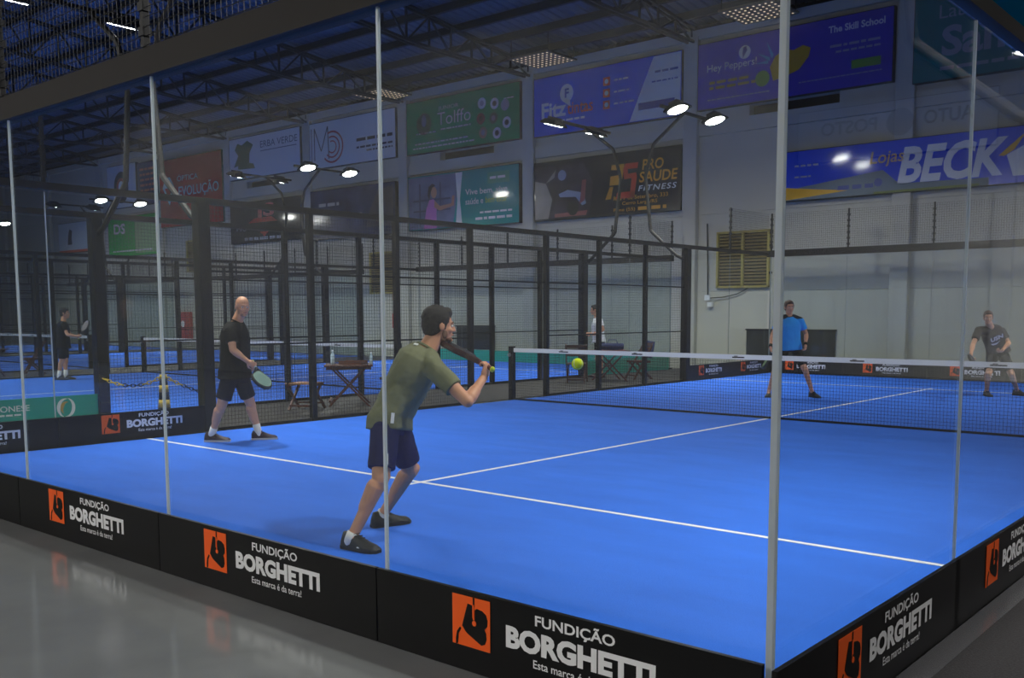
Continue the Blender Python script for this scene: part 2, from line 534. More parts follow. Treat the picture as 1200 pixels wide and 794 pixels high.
# dark boards low on the wall, and small fittings
DARKB = mat('dark_board', rgb(30, 34, 35), 0.5)
for (xa, xb, za, zb, lab) in ((-16.87, -15.15, 0.33, 1.08, 'dark board on the back wall, behind the head of the man in olive'), (-6.0, -3.54, 0.3, 1.06, 'long dark board on the back wall behind the player in blue')):
    t = thing('wall_board', lab, 'board', ((xa + xb) / 2, Y1, za))
    wd = xb - xa
    MB().bbox(-wd / 2, wd / 2, -0.07, 0, 0, zb - za, 0.01).build('board', DARKB, t)
    MB().box(-wd / 2 - 0.02, wd / 2 + 0.02, -0.09, 0, zb - za, zb - za + 0.04).build('top_rail', STEEL, t)
t = thing('wall_sign', 'small white sign with a dark square, above the dark board by the olive shirted man', 'sign', (-19.5, Y1 - 0.08, 0.72))
MB().bbox(-0.17, 0.17, -0.02, 0, 0, 0.5, 0.01).build('plate', INKW, t)
MB().bbox(-0.08, 0.08, -0.03, -0.02, 0.12, 0.3, 0.005).build('dark_square', BLACK, t)
t = thing('hose_cabinet', 'red fire hose cabinet on the back wall behind the fence, left of the bald man', 'cabinet', (-34.0, Y1, 0.35))
RED = mat('fire_red', rgb(190, 32, 36), 0.4)
MB().bbox(-0.45, 0.45, -0.2, 0, 0, 1.25, 0.02).build('body', RED, t)
MB().bbox(-0.38, 0.38, -0.225, -0.2, 0.08, 1.17, 0.01).build('door', RED, t)
MB().disc((0, -0.225, 0.72), (0, -1, 0), 0.14, 0.01).build('emblem', INKW, t)
t = thing('fire_extinguisher', 'red fire extinguisher hung on the wall below its sign', 'extinguisher', (-19.9, Y1 - 0.12, 1.0))
MB().tube([(0, 0, 0.0), (0, 0, 0.02), (0, 0, 0.5), (0, 0, 0.58)], [0.08, 0.09, 0.09, 0.04], 14).build('cylinder', RED, t, True)
MB().box(-0.03, 0.03, -0.03, 0.03, 0.58, 0.66).build('valve', BLACK, t)
MB().box(-0.18, 0.18, 0.07, 0.09, 1.0, 1.35).build('sign_plate', RED, t)

# pendant fill lamps, added out of view to light surfaces facing the camera
FILL = None
for i, x in enumerate((-19.35, -13.6, -7.78, -1.97, 3.85, 9.7)):
    l = ['leftmost', 'second from the left', 'third from the left', 'third from the right', 'second from the right', 'rightmost'][i] + ' pendant fill lamp, added out of view over the front aisle'
    if FILL is None:
        FILL = thing('added_fill_lamp', l, 'lamp', (x, -19.5, 7.4), 0, 'added fill lamps')
        MB().tube([(0, 0, 0.0), (0, 0, 0.05), (0, 0, 0.22), (0, 0, 0.26)], [0.34, 0.33, 0.16, 0.09], 20).build('reflector', FIXT, FILL, True)
        MB().disc((0, 0, 0.0), (0, 0, -1), 0.31, 0.006, 20).build('lens', FILL_LENS, FILL)
        MB().tube([(0, 0, 0.26), (0, 0, 0.45)], [0.1, 0.1], 14).build('ballast', FIXT, FILL)
        MB().tube([(0, 0, 0.45), (0, 0, roofz(-19.5) - 7.4 - 0.12)], [0.012, 0.012], 6).build('cable', FIXT, FILL)
    else:
        dup(FILL, (x, -19.5, 7.4), l)

# ------------------------------------------------------------------ padel courts
PITCH = -12.95
CN = ['nearest court', 'second court, beyond the wooden tables', 'third court from the right', 'farthest court on the left']
GH0, GH1 = 0.0, 2.93        # glass
POSTY = [-6.02, -4.3, -2.65, -0.98, 1.06, 2.72, 4.37, 6.02]

def wire_grid(b, org, right, L, z0, z1, pitch=0.052, r=0.0026, hp=None):
    org = V(org); R = V(right)
    n = int(L / pitch)
    for i in range(1, n):
        p = org + R * (L * i / n)
        b.wire(p + V((0, 0, z0)), p + V((0, 0, z1)), r)
    hp = hp or pitch
    m = int((z1 - z0) / hp)
    for i in range(0, m + 1):
        z = z0 + (z1 - z0) * i / m
        b.wire(org + V((0, 0, z)), org + R * L + V((0, 0, z)), r)

def glass_run(parent, org, right, n, w_, nrm, sw=0.0055, sm=None):
    """n glass sheets of width w_, with pale edge strips at the joints between them"""
    org = V(org); R = V(right); N = V(nrm)
    for i in range(n):
        b = MB()
        a = org + R * (i * w_ + 0.006); c = org + R * ((i + 1) * w_ - 0.006)
        b.prism([a - N * 0.006, c - N * 0.006, c + N * 0.006, a + N * 0.006], (0, 0, GH1))
        b.build('glass_pane', GLASS, parent)
    for i in range(1, n):
        p = org + R * (i * w_)
        b = MB().prism([p - R * sw - N * 0.007, p + R * sw - N * 0.007, p + R * sw + N * 0.007, p - R * sw + N * 0.007], (0, 0, GH1))
        b.build('joint_strip', sm or SEAM, parent)

def mesh_post(parent, p, z0, z1):
    b = MB()
    b.bar(V(p) + V((0, 0, z0)), V(p) + V((0, 0, z1)), 0.035, 0.035)
    z = z0 + 0.06
    while z < z1 - 0.05:
        b.box(p[0] - 0.028, p[0] + 0.028, p[1] - 0.028, p[1] + 0.028, z, z + 0.05); z += 0.14
    b.build('mesh_post', STEEL, parent)

CLEARJ = mat('clear_joint', rgb(120, 128, 126), 0.3)
def make_end_wall(label, near=True):
    """local: x along the wall -5..5, y=0 the glass plane, outside is -y"""
    t = thing('end_glass_wall', label, 'glass wall')
    glass_run(t, (-5, 0, 0), (1, 0, 0), 5, 2.0, (0, 1, 0), *((0.0075, SEAM) if near else (0.0025, CLEARJ)))
    for s in (-1, 1):
        b = MB()
        x = 4.992 * s
        b.prism([(x - 0.012, -0.012, 0), (x + 0.012, -0.012, 0), (x + 0.012, 0.012, 0), (x - 0.012, 0.012, 0)], (0, 0, GH1))
        b.build('corner_strip', SEAM if near else CLEARJ, t)
    MB().box(-5.07, 5.07, -0.035, 0.075, GH1, 3.09).build('top_beam', BEAM, t)
    for i in range(5):
        b = MB(); wire_grid(b, (-5 + 2 * i, -0.03, 0), (1, 0, 0), 2.0, 3.1, 4.0)
        b.build('mesh_panel', MESHM, t, kind='stuff')
    for i in range(6):
        mesh_post(t, (-5 + 2 * i, -0.03, 0), 3.09, 4.02)
    MB().box(-5.06, 5.06, -0.035, 0.03, -0.013, 0.012).build('base_channel', BEAM, t)
    return t

def make_side_wall(label):
    """local: y along the court, x=0 the fence plane"""
    t = thing('side_fence', label, 'fence')
    # glass at both ends, 4 m each
    glass_run(t, (0, -10, 0), (0, 1, 0), 2, 2.0, (1, 0, 0))
    glass_run(t, (0, 6, 0), (0, 1, 0), 2, 2.0, (1, 0, 0), 0.0025, CLEARJ)
    for i, y in enumerate(POSTY):
        hw = 0.085 if i in (0, 7) else 0.045
        MB().bbox(-hw, hw, y - hw, y + hw, -0.013, 2.96, 0.008).build('post', STEEL, t)
        if i in (0, 7):
            MB().bbox(-0.13, 0.13, y - 0.13, y + 0.13, -0.013, 0.004, 0.01).build('base_plate', STEEL, t)
    MB().box(-0.04, 0.04, -10.0, 10.0, 2.96, 3.04).build('top_rail', BEAM, t)
    for i in range(7):
        y0, y1 = POSTY[i] + 0.045, POSTY[i + 1] - 0.045
        if i != 3:
            b = MB(); wire_grid(b, (0, y0, 0), (0, 1, 0), y1 - y0, 0.02, 2.95)
            b.build('mesh_panel', MESHM, t, kind='stuff')
            for z in (1.12, 2.1):
                MB().box(-0.012, 0.012, y0, y1, z - 0.012, z + 0.012).build('mid_rail', STEEL, t)
            MB().box(-0.02, 0.02, y0, y1, -0.013, 0.03).build('bottom_rail', STEEL, t)
        else:
            # the gateway: only the part above head height is closed
            b = MB(); wire_grid(b, (0, y0, 0), (0, 1, 0), y1 - y0, 2.1, 2.95)
            b.build('mesh_panel', MESHM, t, kind='stuff')
            MB().box(-0.012, 0.012, y0, y1, 2.088, 2.112).build('mid_rail', STEEL, t)
    for (y0, y1) in ((-10, -8), (8, 10)):
        b = MB(); wire_grid(b, (0, y0, 0), (0, 1, 0), y1 - y0, 3.05, 4.0)
        b.build('mesh_panel', MESHM, t, kind='stuff')
    for y in (-8, 8):
        mesh_post(t, (0, y, 0), 3.04, 4.02)
    return t

def make_net(label):
    t = thing('padel_net', label, 'net')
    b = MB(); wire_grid(b, (-4.94, 0, 0), (1, 0, 0), 9.88, 0.03, 0.86, 0.045, 0.0022)
    b.build('net_cords', mat('net_cord', rgb(26, 27, 32), 0.8), t, kind='stuff')
    MB().prism([(-4.94, -0.012, 0.85), (-4.94, 0.012, 0.85), (-4.94, 0.012, 0.92), (-4.94, -0.012, 0.92)], (9.88, 0, 0)).build('tape', mat('net_tape', rgb(228, 229, 229), 0.7), t)
    MB().box(-4.94, 4.94, -0.012, 0.012, 0.0, 0.03).build('bottom_band', STEEL, t)
    for s in (-1, 1):
        p = MB().bbox(4.98 * s - 0.05, 4.98 * s + 0.05, -0.05, 0.05, -0.013, 0.95, 0.01).build('post', STEEL, t)
        MB().disc((4.98 * s, -0.05, 0.8), (0, -1, 0), 0.03, 0.04, 12).build('winder', GALV, p)
    for x in (-3.9, -2.4, -0.6, 1.2, 3.0):
        flat(t, [rect(0, 0, 0.2, 0.018), rect(0.03, 0.022, 0.06, 0.01)], BLACK, (x, -0.012, 0.87), (1, 0, 0), (0, 0, 1), name='tape_print')
    return t

def make_turf(label):
    t = thing('court_turf', label, 'turf')
    MB().box(-4.91, 4.91, -9.90, 9.90, -0.013, 0.0).build('carpet', TURF, t)
    for y in (-6.95, 6.95):
        MB().box(-4.90, 4.90, y - 0.025, y + 0.025, 0.0, 0.003).build('service_line', WHITE, t)
    MB().box(-0.025, 0.025, -7.15, -0.05, 0.0, 0.0035).build('centre_line', WHITE, t)
    MB().box(-0.025, 0.025, 0.05, 7.15, 0.0, 0.0035).build('centre_line', WHITE, t)
    return t

# flat logo of the advert boards
def logo(parent, org, right, up, s):
    flat(parent, rect(0, 0, s, s), ORANGE, org, right, up, name='logo_square')
    sh = lambda P: [(x * s, y * s) for x, y in P]
    B = [(0.36, 0.30), (0.42, 0.26), (0.78, 0.10), (0.87, 0.14), (0.91, 0.24), (0.90, 0.36), (0.86, 0.43), (0.93, 0.50), (0.94, 0.62), (0.90, 0.72), (0.80, 0.78), (0.66, 0.80), (0.61, 0.76), (0.605, 0.56), (0.55, 0.555), (0.55, 0.84), (0.42, 0.86), (0.34, 0.62), (0.27, 0.40)]
    slot = [(0.56, 0.82), (0.60, 0.82), (0.60, 1.0), (0.56, 1.0)]
    tail = [(0.10, 0.0), (0.15, 0.02), (0.17, 0.22), (0.24, 0.33), (0.21, 0.36), (0.13, 0.26), (0.10, 0.12)]
    flat(parent, [sh(B), sh(slot), sh(tail)], BLACK, org, right, up, lift=0.004, name='logo_mark')
    flat(parent, [sh([(0.555, 0.60), (0.595, 0.60), (0.60, 0.86), (0.555, 0.86)]), sh(circle(0.60, 0.50, 0.055, 14))], ORANGE, org, right, up, lift=0.006, name='logo_drop')

def make_board(label):
    """local: x 0..2, front face towards -y"""
    t = thing('advert_board', label, 'advert board')
    MB().box(0.004, 1.996, 0.0, 0.02, -0.012, 0.347).build('panel', BOARD, t)
    R, U = (1, 0, 0), (0, 0, 1)
    logo(t, (0.51, 0, 0.10), R, U, 0.225)
    lettering('FUNDIÇÃO', t, (0.985, 0, 0.262), R, U, 0.40, 0.066, INKW, 0.022)
    lettering('BORGHETTI', t, (0.825, 0, 0.148), R, U, 0.745, 0.098, INKW, 0.05)
    lettering('Esta marca é da terra!', t, (0.975, 0, 0.092), R, U, 0.44, 0.036, INKW, 0.01)
    return t

GREENB = mat('board_green', rgb(30, 160, 138), 0.4)
def make_green_board(label, txt=True):
    t = thing('advert_board', label, 'advert board')
    MB().box(0.004, 1.996, 0.0, 0.02, -0.012, 0.347).build('panel', GREENB, t)
    R, U = (1, 0, 0), (0, 0, 1)
    if txt:
        lettering('CREMONESE', t, (0.15, 0, 0.17), R, U, 0.75, 0.085, INKW, 0.01)
        flat(t, fine_print(0.3, 0.11, 0.5, 0.025, 3), INKW, (0, 0, 0), R, U, name='fine_print')
        def arc(cx, cy, r, a0, a1, w0, n=14):
            o = [(cx + r * math.cos(a0 + (a1 - a0) * i / n), cy + 1.15 * r * math.sin(a0 + (a1 - a0) * i / n)) for i in range(n + 1)]
            q = [(cx + (r - w0 * math.sin(PI * i / n)) * math.cos(a0 + (a1 - a0) * i / n), cy + 1.15 * (r - w0 * math.sin(PI * i / n)) * math.sin(a0 + (a1 - a0) * i / n)) for i in range(n + 1)]
            return o + q[1:-1][::-1]
        flat(t, [arc(1.40, 0.175, 0.12, 1.2, 4.6, 0.05), arc(1.43, 0.175, 0.12, -1.9, 1.5, 0.05)], INKW, (0, 0, 0), R, U, name='emblem')
        flat(t, [arc(1.41, 0.175, 0.08, 1.0, 4.4, 0.05)], mat('emblem_gold', rgb(196, 160, 60), 0.5), (0, 0, 0), R, U, name='emblem_leaf')
    return t

FLOOD_L = bpy.data.lights.new('flood_beam', 'AREA')
FLOOD_L.shape = 'DISK'; FLOOD_L.size = 0.42; FLOOD_L.energy = FLOOD_W; FLOOD_L.color = (1.0, 0.98, 0.95)
FLOOD_L.spread = math.radians(138)
def make_pole(label):
    """local: origin on the post at floor level, +x is outwards from the court"""
    t = thing('light_pole', label, 'floodlight pole')
    MB().tube([(0.0, 0, 2.70), (0.25, 0, 2.82), (0.92, 0, 3.38), (0.95, 0, 3.43), (1.10, 0, 4.62), (1.09, 0, 4.69), (0.90, 0, 5.30), (0.86, 0, 5.36), (0.1, 0, 5.92)], 0.04, 8).build('pole', mat('pole_grey', rgb(30, 29, 29), 0.55, spec=0.3), t)
    MB().box(-0.06, 0.06, -0.07, 0.07, 2.55, 2.78).build('clamp', STEEL, t)
    MB().bar((0.1, -0.95, 5.93), (0.1, 0.95, 5.93), 0.06, 0.06).build('crossbar', mat('pole_grey', None), t)
    for s in (-1, 1):
        yy = 0.8 * s - 0.2
        # lamp head: tilted towards the court (-x)
        c = V((-0.1, yy, 5.90)); nrm = V((-0.29, 0, -0.957)).normalized(); tx = V((0.957, 0, -0.29)).normalized(); ty = V((0, 1, 0))
        b = MB()
        q = [c + tx * (0.23 * a) + ty * (0.23 * e) for a, e in ((-1, -1), (1, -1), (1, 1), (-1, 1))]
        q2 = [c - nrm * 0.09 + tx * (0.16 * a) + ty * (0.16 * e) for a, e in ((-1, -1), (1, -1), (1, 1), (-1, 1))]
        b.loft([q2, q, [p + nrm * 0.03 for p in q]])
        for k in range(-3, 4):
            b.bar(c - nrm * 0.12 + tx * -0.11 + ty * (0.045 * k), c - nrm * 0.12 + tx * 0.11 + ty * (0.045 * k), 0.012, 0.06)
        f = b.build('floodlight', FIXT, t)
        ty2 = nrm.cross(tx)
        MB().loft([[c + nrm * (0.03 + z) + tx * (r * math.cos(2 * PI * k / 16)) + ty2 * (r * math.sin(2 * PI * k / 16)) for k in range(16)] for r, z in ((0.215, 0.0), (0.21, 0.006), (0.10, 0.007))]).build('lens', LENS, f, False, label='glaring white lens')
        al = bpy.data.objects.new('flood_beam', FLOOD_L); COL.objects.link(al); al.parent = f
        al.location = c + nrm * 0.05; al.rotation_euler = (-nrm).to_track_quat('Z', 'Y').to_euler()
        MB().bar(c - nrm * 0.1, V((0.1, yy, 5.93)), 0.05, 0.02).build('bracket', FIXT, t)
    return t

R90 = PI / 2
protos = {}
near_w = make_end_wall('near glass end wall of the nearest court, with beam and mesh above'); near_w.location = (0, -10, 0)
far_w = make_end_wall('far glass end wall of the nearest court, behind the two players across the net', False); far_w.location = (0, 10, 0); far_w.rotation_euler = (0, 0, PI)
left_s = make_side_wall('long black mesh side fence of the nearest court, between it and the wooden tables'); left_s.location = (-5.06, 0, 0)
right_s = dup(left_s, (5.0, 0, 0), 'glass side wall of the nearest court at the right edge of the photo', 0)
net0 = make_net('padel net with white tape across the nearest court')
turf0 = make_turf('bright blue artificial turf of the nearest court with white lines')
pole0 = make_pole('floodlight pole with two lit lamps at the far left corner of the nearest court'); pole0.location = (-5.06, 6, 0); pole0.rotation_euler = (0, 0, PI)

PG = 'court floodlight poles'; pole0['group'] = PG
dup(pole0, (-5.06, -6, 0), 'floodlight pole rising from the thick fence post left of the bald man', PI)
dup(pole0, (5.06, 6, 0), 'floodlight pole on the right side fence of the nearest court, far end', 0)
dup(pole0, (5.06, -6, 0), 'floodlight pole on the right side fence of the nearest court, near end', 0)
# the court to the right shows only as lamps mirrored in the side glass
dup(pole0, (7.95, 6, 0), 'floodlight pole of the next court to the right, seen mirrored in the side glass', PI)
dup(pole0, (7.95, -6, 0), 'floodlight pole of the next court to the right, nearer the camera', PI)

for k in (1, 2, 3):
    dx = PITCH * k
    n = CN[k]
    dup(near_w, (dx, -10, 0), 'near glass end wall of the ' + n)
    dup(far_w, (dx, 10, 0), 'far glass end wall of the ' + n)
    dup(left_s, (dx - 5.0, 0, 0), 'left mesh side fence of the ' + n)
    dup(left_s, (dx + 5.0, 0, 0), 'right mesh side fence of the ' + n)
    dup(net0, (dx, 0, 0), 'white taped net across the ' + n)
    dup(turf0, (dx, 0, 0), 'blue turf with white lines of the ' + n)
    for sx, side in ((-1, 'left'), (1, 'right')):
        for sy, end in ((-1, 'near'), (1, 'far')):
            dup(pole0, (dx + 5.0 * sx, 6 * sy, 0), 'floodlight pole at the %s %s corner of the %s' % (end, side, n), PI if sx < 0 else 0)

# advert boards of the nearest court: near wall and right wall face out, left and far walls face in
bd = make_board('black advert board under the near glass wall with the largest print, by the court corner')
BG = 'black advert boards round the nearest court'
bd['group'] = BG
bd.location = (3.0, -10.07, 0)
for x, lab in ((1, 'black advert board under the near glass wall, below the olive shirted man\'s feet'), (-1, 'black advert board under the near glass wall, leftmost with legible print'), (-3, 'black advert board under the near glass wall, past the left edge'), (-5, 'black advert board at the left end of the near glass wall')):
    dup(bd, (x, -10.07, 0), lab)
for i in range(2):
    dup(bd, (5.065, -10.1 + 1.92 * i, 0), 'black advert board under the right glass wall, %s the corner' % ('next to' if i == 0 else 'second from'), R90)
for i in range(2):
    dup(bd, (-4.99, -10 + 2 * i, 0), 'black advert board inside the left glass, %s' % ('at the left photo edge' if i == 0 else 'left of the bald man'), R90)
    dup(bd, (-4.99, 6 + 2 * i, 0), 'small far black advert board inside the left glass, %s the far corner' % ('before' if i == 0 else 'touching'), R90)
for i in range(5):
    dup(bd, (-5 + 2 * i, 9.90, 0), ['black advert board under the far glass, leftmost', 'black advert board under the far glass, behind the player in blue', 'black advert board under the far glass, between the two far players', 'black advert board under the far glass, behind the player in black', 'black advert board under the far glass, past the right photo edge'][i])
# green boards of the second court
gb = make_green_board('green board with a pale leaf ring emblem on the second court glass')
gb.location = (-7.925, -8.0, 0); gb.rotation_euler = (0, 0, R90)
GG = 'green advert boards'; gb['group'] = GG
dup(gb, (-7.925, -10, 0), 'green lettered board on the second court, cut by the left photo edge', R90)
g2 = make_green_board('green board inside the far wall of the second court, rightmost', False); g2['group'] = GG
g2.location = (PITCH + 3, 9.90, 0)
for i, l in enumerate(('second from the right', 'third from the right', 'fourth from the right', 'leftmost')):
    dup(g2, (PITCH + 1 - 2 * i, 9.90, 0), 'green board inside the far wall of the second court, ' + l)
for i in range(2):
    dup(g2, (PITCH + 5.02 - 0.05, 6 + 2 * i, 0), 'green board low on the far right glass of the second court, ' + ('nearer' if i == 0 else 'farther'), R90)

# ------------------------------------------------------------------ banners on the back wall
BY = Y1 - 0.19
BR, BU = (1, 0, 0), (0, 0, 1)
def vinyl(name, col, rough=0.10):
    if col: col = tuple(min(0.85, c * 1.8) for c in col[:3]) + (1.0,)
    return mat('vinyl_' + name, col, rough, 0, 0.0, spec=0.6, bump=0.03, bscale=1.3)
def banner(label, x0, x1, z0, z1, m):
    t = thing('banner', label, 'banner', (x0, BY, z0), 0, 'banners on the back wall')
    wd, ht = x1 - x0, z1 - z0
    MB().box(0, wd, 0, 0.02, 0, ht).build('sheet', m, t)
    f = MB()
    for (a, b_, c, d) in ((-0.02, wd + 0.02, -0.02, 0.02), (-0.02, wd + 0.02, ht - 0.02, ht + 0.02), (-0.02, 0.02, 0, ht), (wd - 0.02, wd + 0.02, 0, ht)):
        f.box(a, b_, 0.005, 0.16, c, d)
    f.build('frame', STEEL, t)
    return t, wd, ht
def T(t, s, x, z, wd, ht, m, **k): return lettering(s, t, (x, 0, z), BR, BU, wd, ht, m, **k)
def F(t, pts, m, lift=0.002, name='print', **k): return flat(t, pts, m, (0, 0, 0), BR, BU, lift, name, **k)
PW = mat('print_white', rgb(222, 226, 232), 0.3)
PG_ = mat('print_grey', rgb(150, 156, 172), 0.4)

# Junior Tolffo
t, W_, H_ = banner('green banner with round white badges on its right side, upper row', -19.05, -13.9, 6.98, 8.7, vinyl('green', rgb(8, 118, 72)))
T(t, 'JUNIOR', 1.55, 1.28, 0.95, 0.16, PW, bold=-0.005)
T(t, 'Tolffo', 1.5, 0.82, 1.55, 0.42, PW, bold=-0.004)
F(t, circle(0.85, 0.95, 0.36), mat('print_dgreen', rgb(10, 84, 56), 0.4)); F(t, circle(0.85, 1.05, 0.12, 16, 0.2), PG_, 0.004)
F(t, fine_print(0.45, 0.62, 1.0, 0.05, 1) + fine_print(1.65, 0.66, 1.4, 0.05, 2), PW, name='fine_print')
F(t, fine_print(0.4, 0.28, 2.6, 0.05, 3) + fine_print(0.3, 0.14, 2.9, 0.05, 4) + fine_print(4.5, 1.28, 0.45, 0.03, 5), PW, name='fine_print')
bc = [PW, PW, PG_, mat('badge_red', rgb(120, 60, 60), 0.4), mat('badge_green', rgb(20, 90, 60), 0.4), PW, mat('badge_tan', rgb(170, 140, 110), 0.4), PW]
for i, (x, z) in enumerate(((3.55, 1.28), (4.1, 1.2), (4.55, 1.1), (3.5, 0.8), (4.05, 0.75), (4.62, 0.55), (3.6, 0.35), (4.2, 0.27))):
    F(t, circle(x, z, 0.18, 20), bc[i], name='badge'); F(t, circle(x, z, 0.09, 12), [PG_, BLACK][i % 2] if i != 4 else PG_, 0.004, name='badge_mark')

# Fitz tintas
t, W_, H_ = banner('blue and white banner with three orange icons and a white speech bubble', -13.3, -8.05, 6.93, 8.65, vinyl('blue', rgb(28, 66, 168)))
F(t, [(3.55, 0.02), (5.23, 0.02), (5.23, 1.7), (4.35, 1.7)], PW, name='white_field')
T(t, 'Fitz', 0.3, 0.5, 0.95, 0.46, PW, bold=0.03)
T(t, 'tintas', 1.3, 0.52, 0.95, 0.34, mat('print_orange', rgb(222, 84, 40), 0.4), bold=0.01)
F(t, circle(1.27, 1.15, 0.25, 24, 0.27), PW, name='bubble'); F(t, [(1.1, 0.95), (1.4, 0.95), (1.42, 0.74)], PW, name='bubble_tail')
T(t, 'F', 1.2, 1.02, 0.16, 0.27, mat('print_blue', rgb(28, 60, 150), 0.4), bold=0.04, lift=0.005)
F(t, fine_print(0.95, 0.34, 1.05, 0.06, 6), PW, name='fine_print')
for i in range(3):
    F(t, rect(2.62, 1.15 - 0.33 * i, 0.24, 0.24), mat('print_orange', None), name='icon'); F(t, circle(2.74, 1.27 - 0.33 * i, 0.07, 12), PW, 0.004, name='icon_dot')
    F(t, fine_print(3.0, 1.24 - 0.33 * i, 0.5 + 0.1 * i, 0.05, 7 + i), PW, name='fine_print')
F(t, fine_print(4.4, 1.25, 0.75, 0.06, 11) + fine_print(4.3, 1.0, 0.85, 0.04, 12), mat('print_blue', None), 0.005, name='fine_print')
F(t, rect(3.85, 0.3, 1.2, 0.2), mat('print_blue', None), 0.005, name='strip')

# Hey Peppers
t, W_, H_ = banner('purple banner with a yellow patch and a green ball in its middle', -7.52, -2.28, 6.98, 8.68, vinyl('purple', rgb(52, 42, 140)))
T(t, 'Hey Peppers!', 0.28, 0.88, 1.45, 0.25, PW, bold=0.0)
F(t, circle(1.38, 1.30, 0.17), PW, name='emblem'); F(t, [(1.33, 1.15), (1.45, 1.34), (1.42, 1.45), (1.34, 1.42), (1.32, 1.28)], mat('print_purple', rgb(52, 42, 140), 0.4), 0.004, name='emblem_mark')
T(t, 'The Skill School', 3.65, 1.35, 1.4, 0.17, PW, bold=0.03)
GOLD = mat('print_gold', rgb(176, 150, 60), 0.4)
F(t, fine_print(0.35, 0.62, 1.15, 0.07, 13) + fine_print(0.35, 0.48, 1.35, 0.07, 14), GOLD, name='fine_print')
F(t, fine_print(3.7, 1.0, 1.35, 0.06, 15) + fine_print(3.85, 0.86, 1.1, 0.05, 16) + fine_print(0.3, 0.2, 1.8, 0.03, 17) + fine_print(2.9, 0.28, 2.1, 0.03, 18), PG_, name='fine_print')
F(t, rect(4.25, 0.42, 0.72, 0.2), mat('print_lime', rgb(96, 150, 54), 0.4), name='button')
F(t, [(2.2, 0.45), (2.5, 0.5), (2.9, 0.62), (3.15, 0.9), (3.2, 1.1), (3.0, 1.2), (2.75, 1.12), (2.5, 1.18), (2.25, 1.05), (2.1, 0.8)], mat('print_yellow', rgb(196, 158, 40), 0.4), name='yellow_patch')
F(t, circle(1.9, 0.55, 0.2), mat('print_lime', None), 0.003, name='green_ball')
F(t, [[(2.15, 1.0), (2.0, 1.45), (2.2, 1.1)], [(2.1, 0.95), (1.75, 1.2), (2.1, 1.05)], [(2.05, 0.9), (1.7, 0.95), (2.05, 0.98)]], mat('print_cyan', rgb(40, 130, 200), 0.4), 0.003, name='rays')

# teal banner at the top right
t, W_, H_ = banner('dark teal banner with large pale letters at the top right corner', -1.78, 3.6, 6.83, 8.72, vinyl('teal', rgb(12, 92, 92)))
T(t, 'Lab', 0.55, 1.35, 0.6, 0.3, PG_, bold=0.0)
T(t, 'San', 0.62, 0.5, 1.35, 0.68, PG_, bold=0.03)
F(t, fine_print(0.6, 0.2, 2.5, 0.08, 19), PG_, name='fine_print')

# M logo
t, W_, H_ = banner('white banner with a thin letter M over red rings', -24.5, -19.66, 7.0, 8.68, vinyl('white', rgb(168, 174, 190)))
def stroke(P, w0):
    out = []
    for (a, b_) in zip(P[:-1], P[1:]):
        a = V((a[0], a[1], 0)); b_ = V((b_[0], b_[1], 0)); d = (b_ - a).normalized(); s = V((-d.y, d.x, 0)) * w0 / 2
        out.append([(q.x, q.y) for q in (a - s, b_ - s, b_ + s, a + s)])
    return out
F(t, stroke([(0.12, 0.3), (0.12, 1.5)], 0.04) + stroke([(0.3, 0.3), (0.3, 1.5), (0.7, 0.62), (1.1, 1.5), (1.15, 0.3)], 0.05), mat('print_ink', rgb(34, 36, 50), 0.4), name='letter_m')
for r_, e_ in ((0.62, 0.07), (0.42, 0.06), (0.24, 0.05)):
    P = [(1.35 + r_ * math.cos(a), 0.72 + r_ * 0.9 * math.sin(a)) for a in [-2.4 + 0.2 * i for i in range(23)]]
    F(t, stroke(P, e_), mat('print_ring', rgb(168, 74, 74), 0.4), 0.003, name='ring')
F(t, fine_print(2.75, 0.75, 1.95, 0.11, 20) + fine_print(2.75, 0.5, 1.95, 0.07, 21) + fine_print(3.3, 0.36, 1.4, 0.06, 22), mat('print_ink', None), name='fine_print')

# Terra Verde style white banner
t, W_, H_ = banner('white banner with a green emblem, left of the red ringed one', -29.92, -25.12, 7.06, 8.7, vinyl('white', None))
T(t, 'ERBA VERDE', 2.2, 1.12, 2.45, 0.26, mat('print_slate', rgb(70, 88, 110), 0.4), bold=0.0)
F(t, rect(2.2, 0.98, 2.4, 0.03), mat('print_slate', None))
F(t, [(0.3, 0.5), (0.6, 0.55), (0.62, 0.4), (1.8, 0.35), (1.7, 0.55), (1.4, 0.6), (1.45, 1.0), (1.7, 1.3), (1.3, 1.5), (0.9, 1.35), (0.6, 1.45), (0.4, 1.2), (0.65, 0.95)], mat('print_green', rgb(30, 92, 74), 0.4), name='emblem')

# Evolução
t, W_, H_ = banner('tall red banner with white lettering beside a white gem emblem', -35.6, -30.55, 5.44, 8.4, vinyl('red', rgb(158, 22, 34)))
T(t, 'ÓPTICA', 1.5, 1.95, 1.7, 0.3, PW, bold=0.0)
T(t, 'EVOLUÇÃO', 1.6, 1.2, 3.2, 0.62, PW, bold=0.012)
F(t, [(0.25, 1.75), (0.5, 2.2), (0.9, 2.2), (1.25, 1.75), (0.8, 0.95)], PW, name='gem'); F(t, [(0.45, 1.72), (1.05, 1.72), (0.78, 1.2)], mat('vinyl_red', None), 0.004, name='gem_facet')
F(t, fine_print(1.7, 0.95, 2.4, 0.08, 23), PW, name='fine_print')

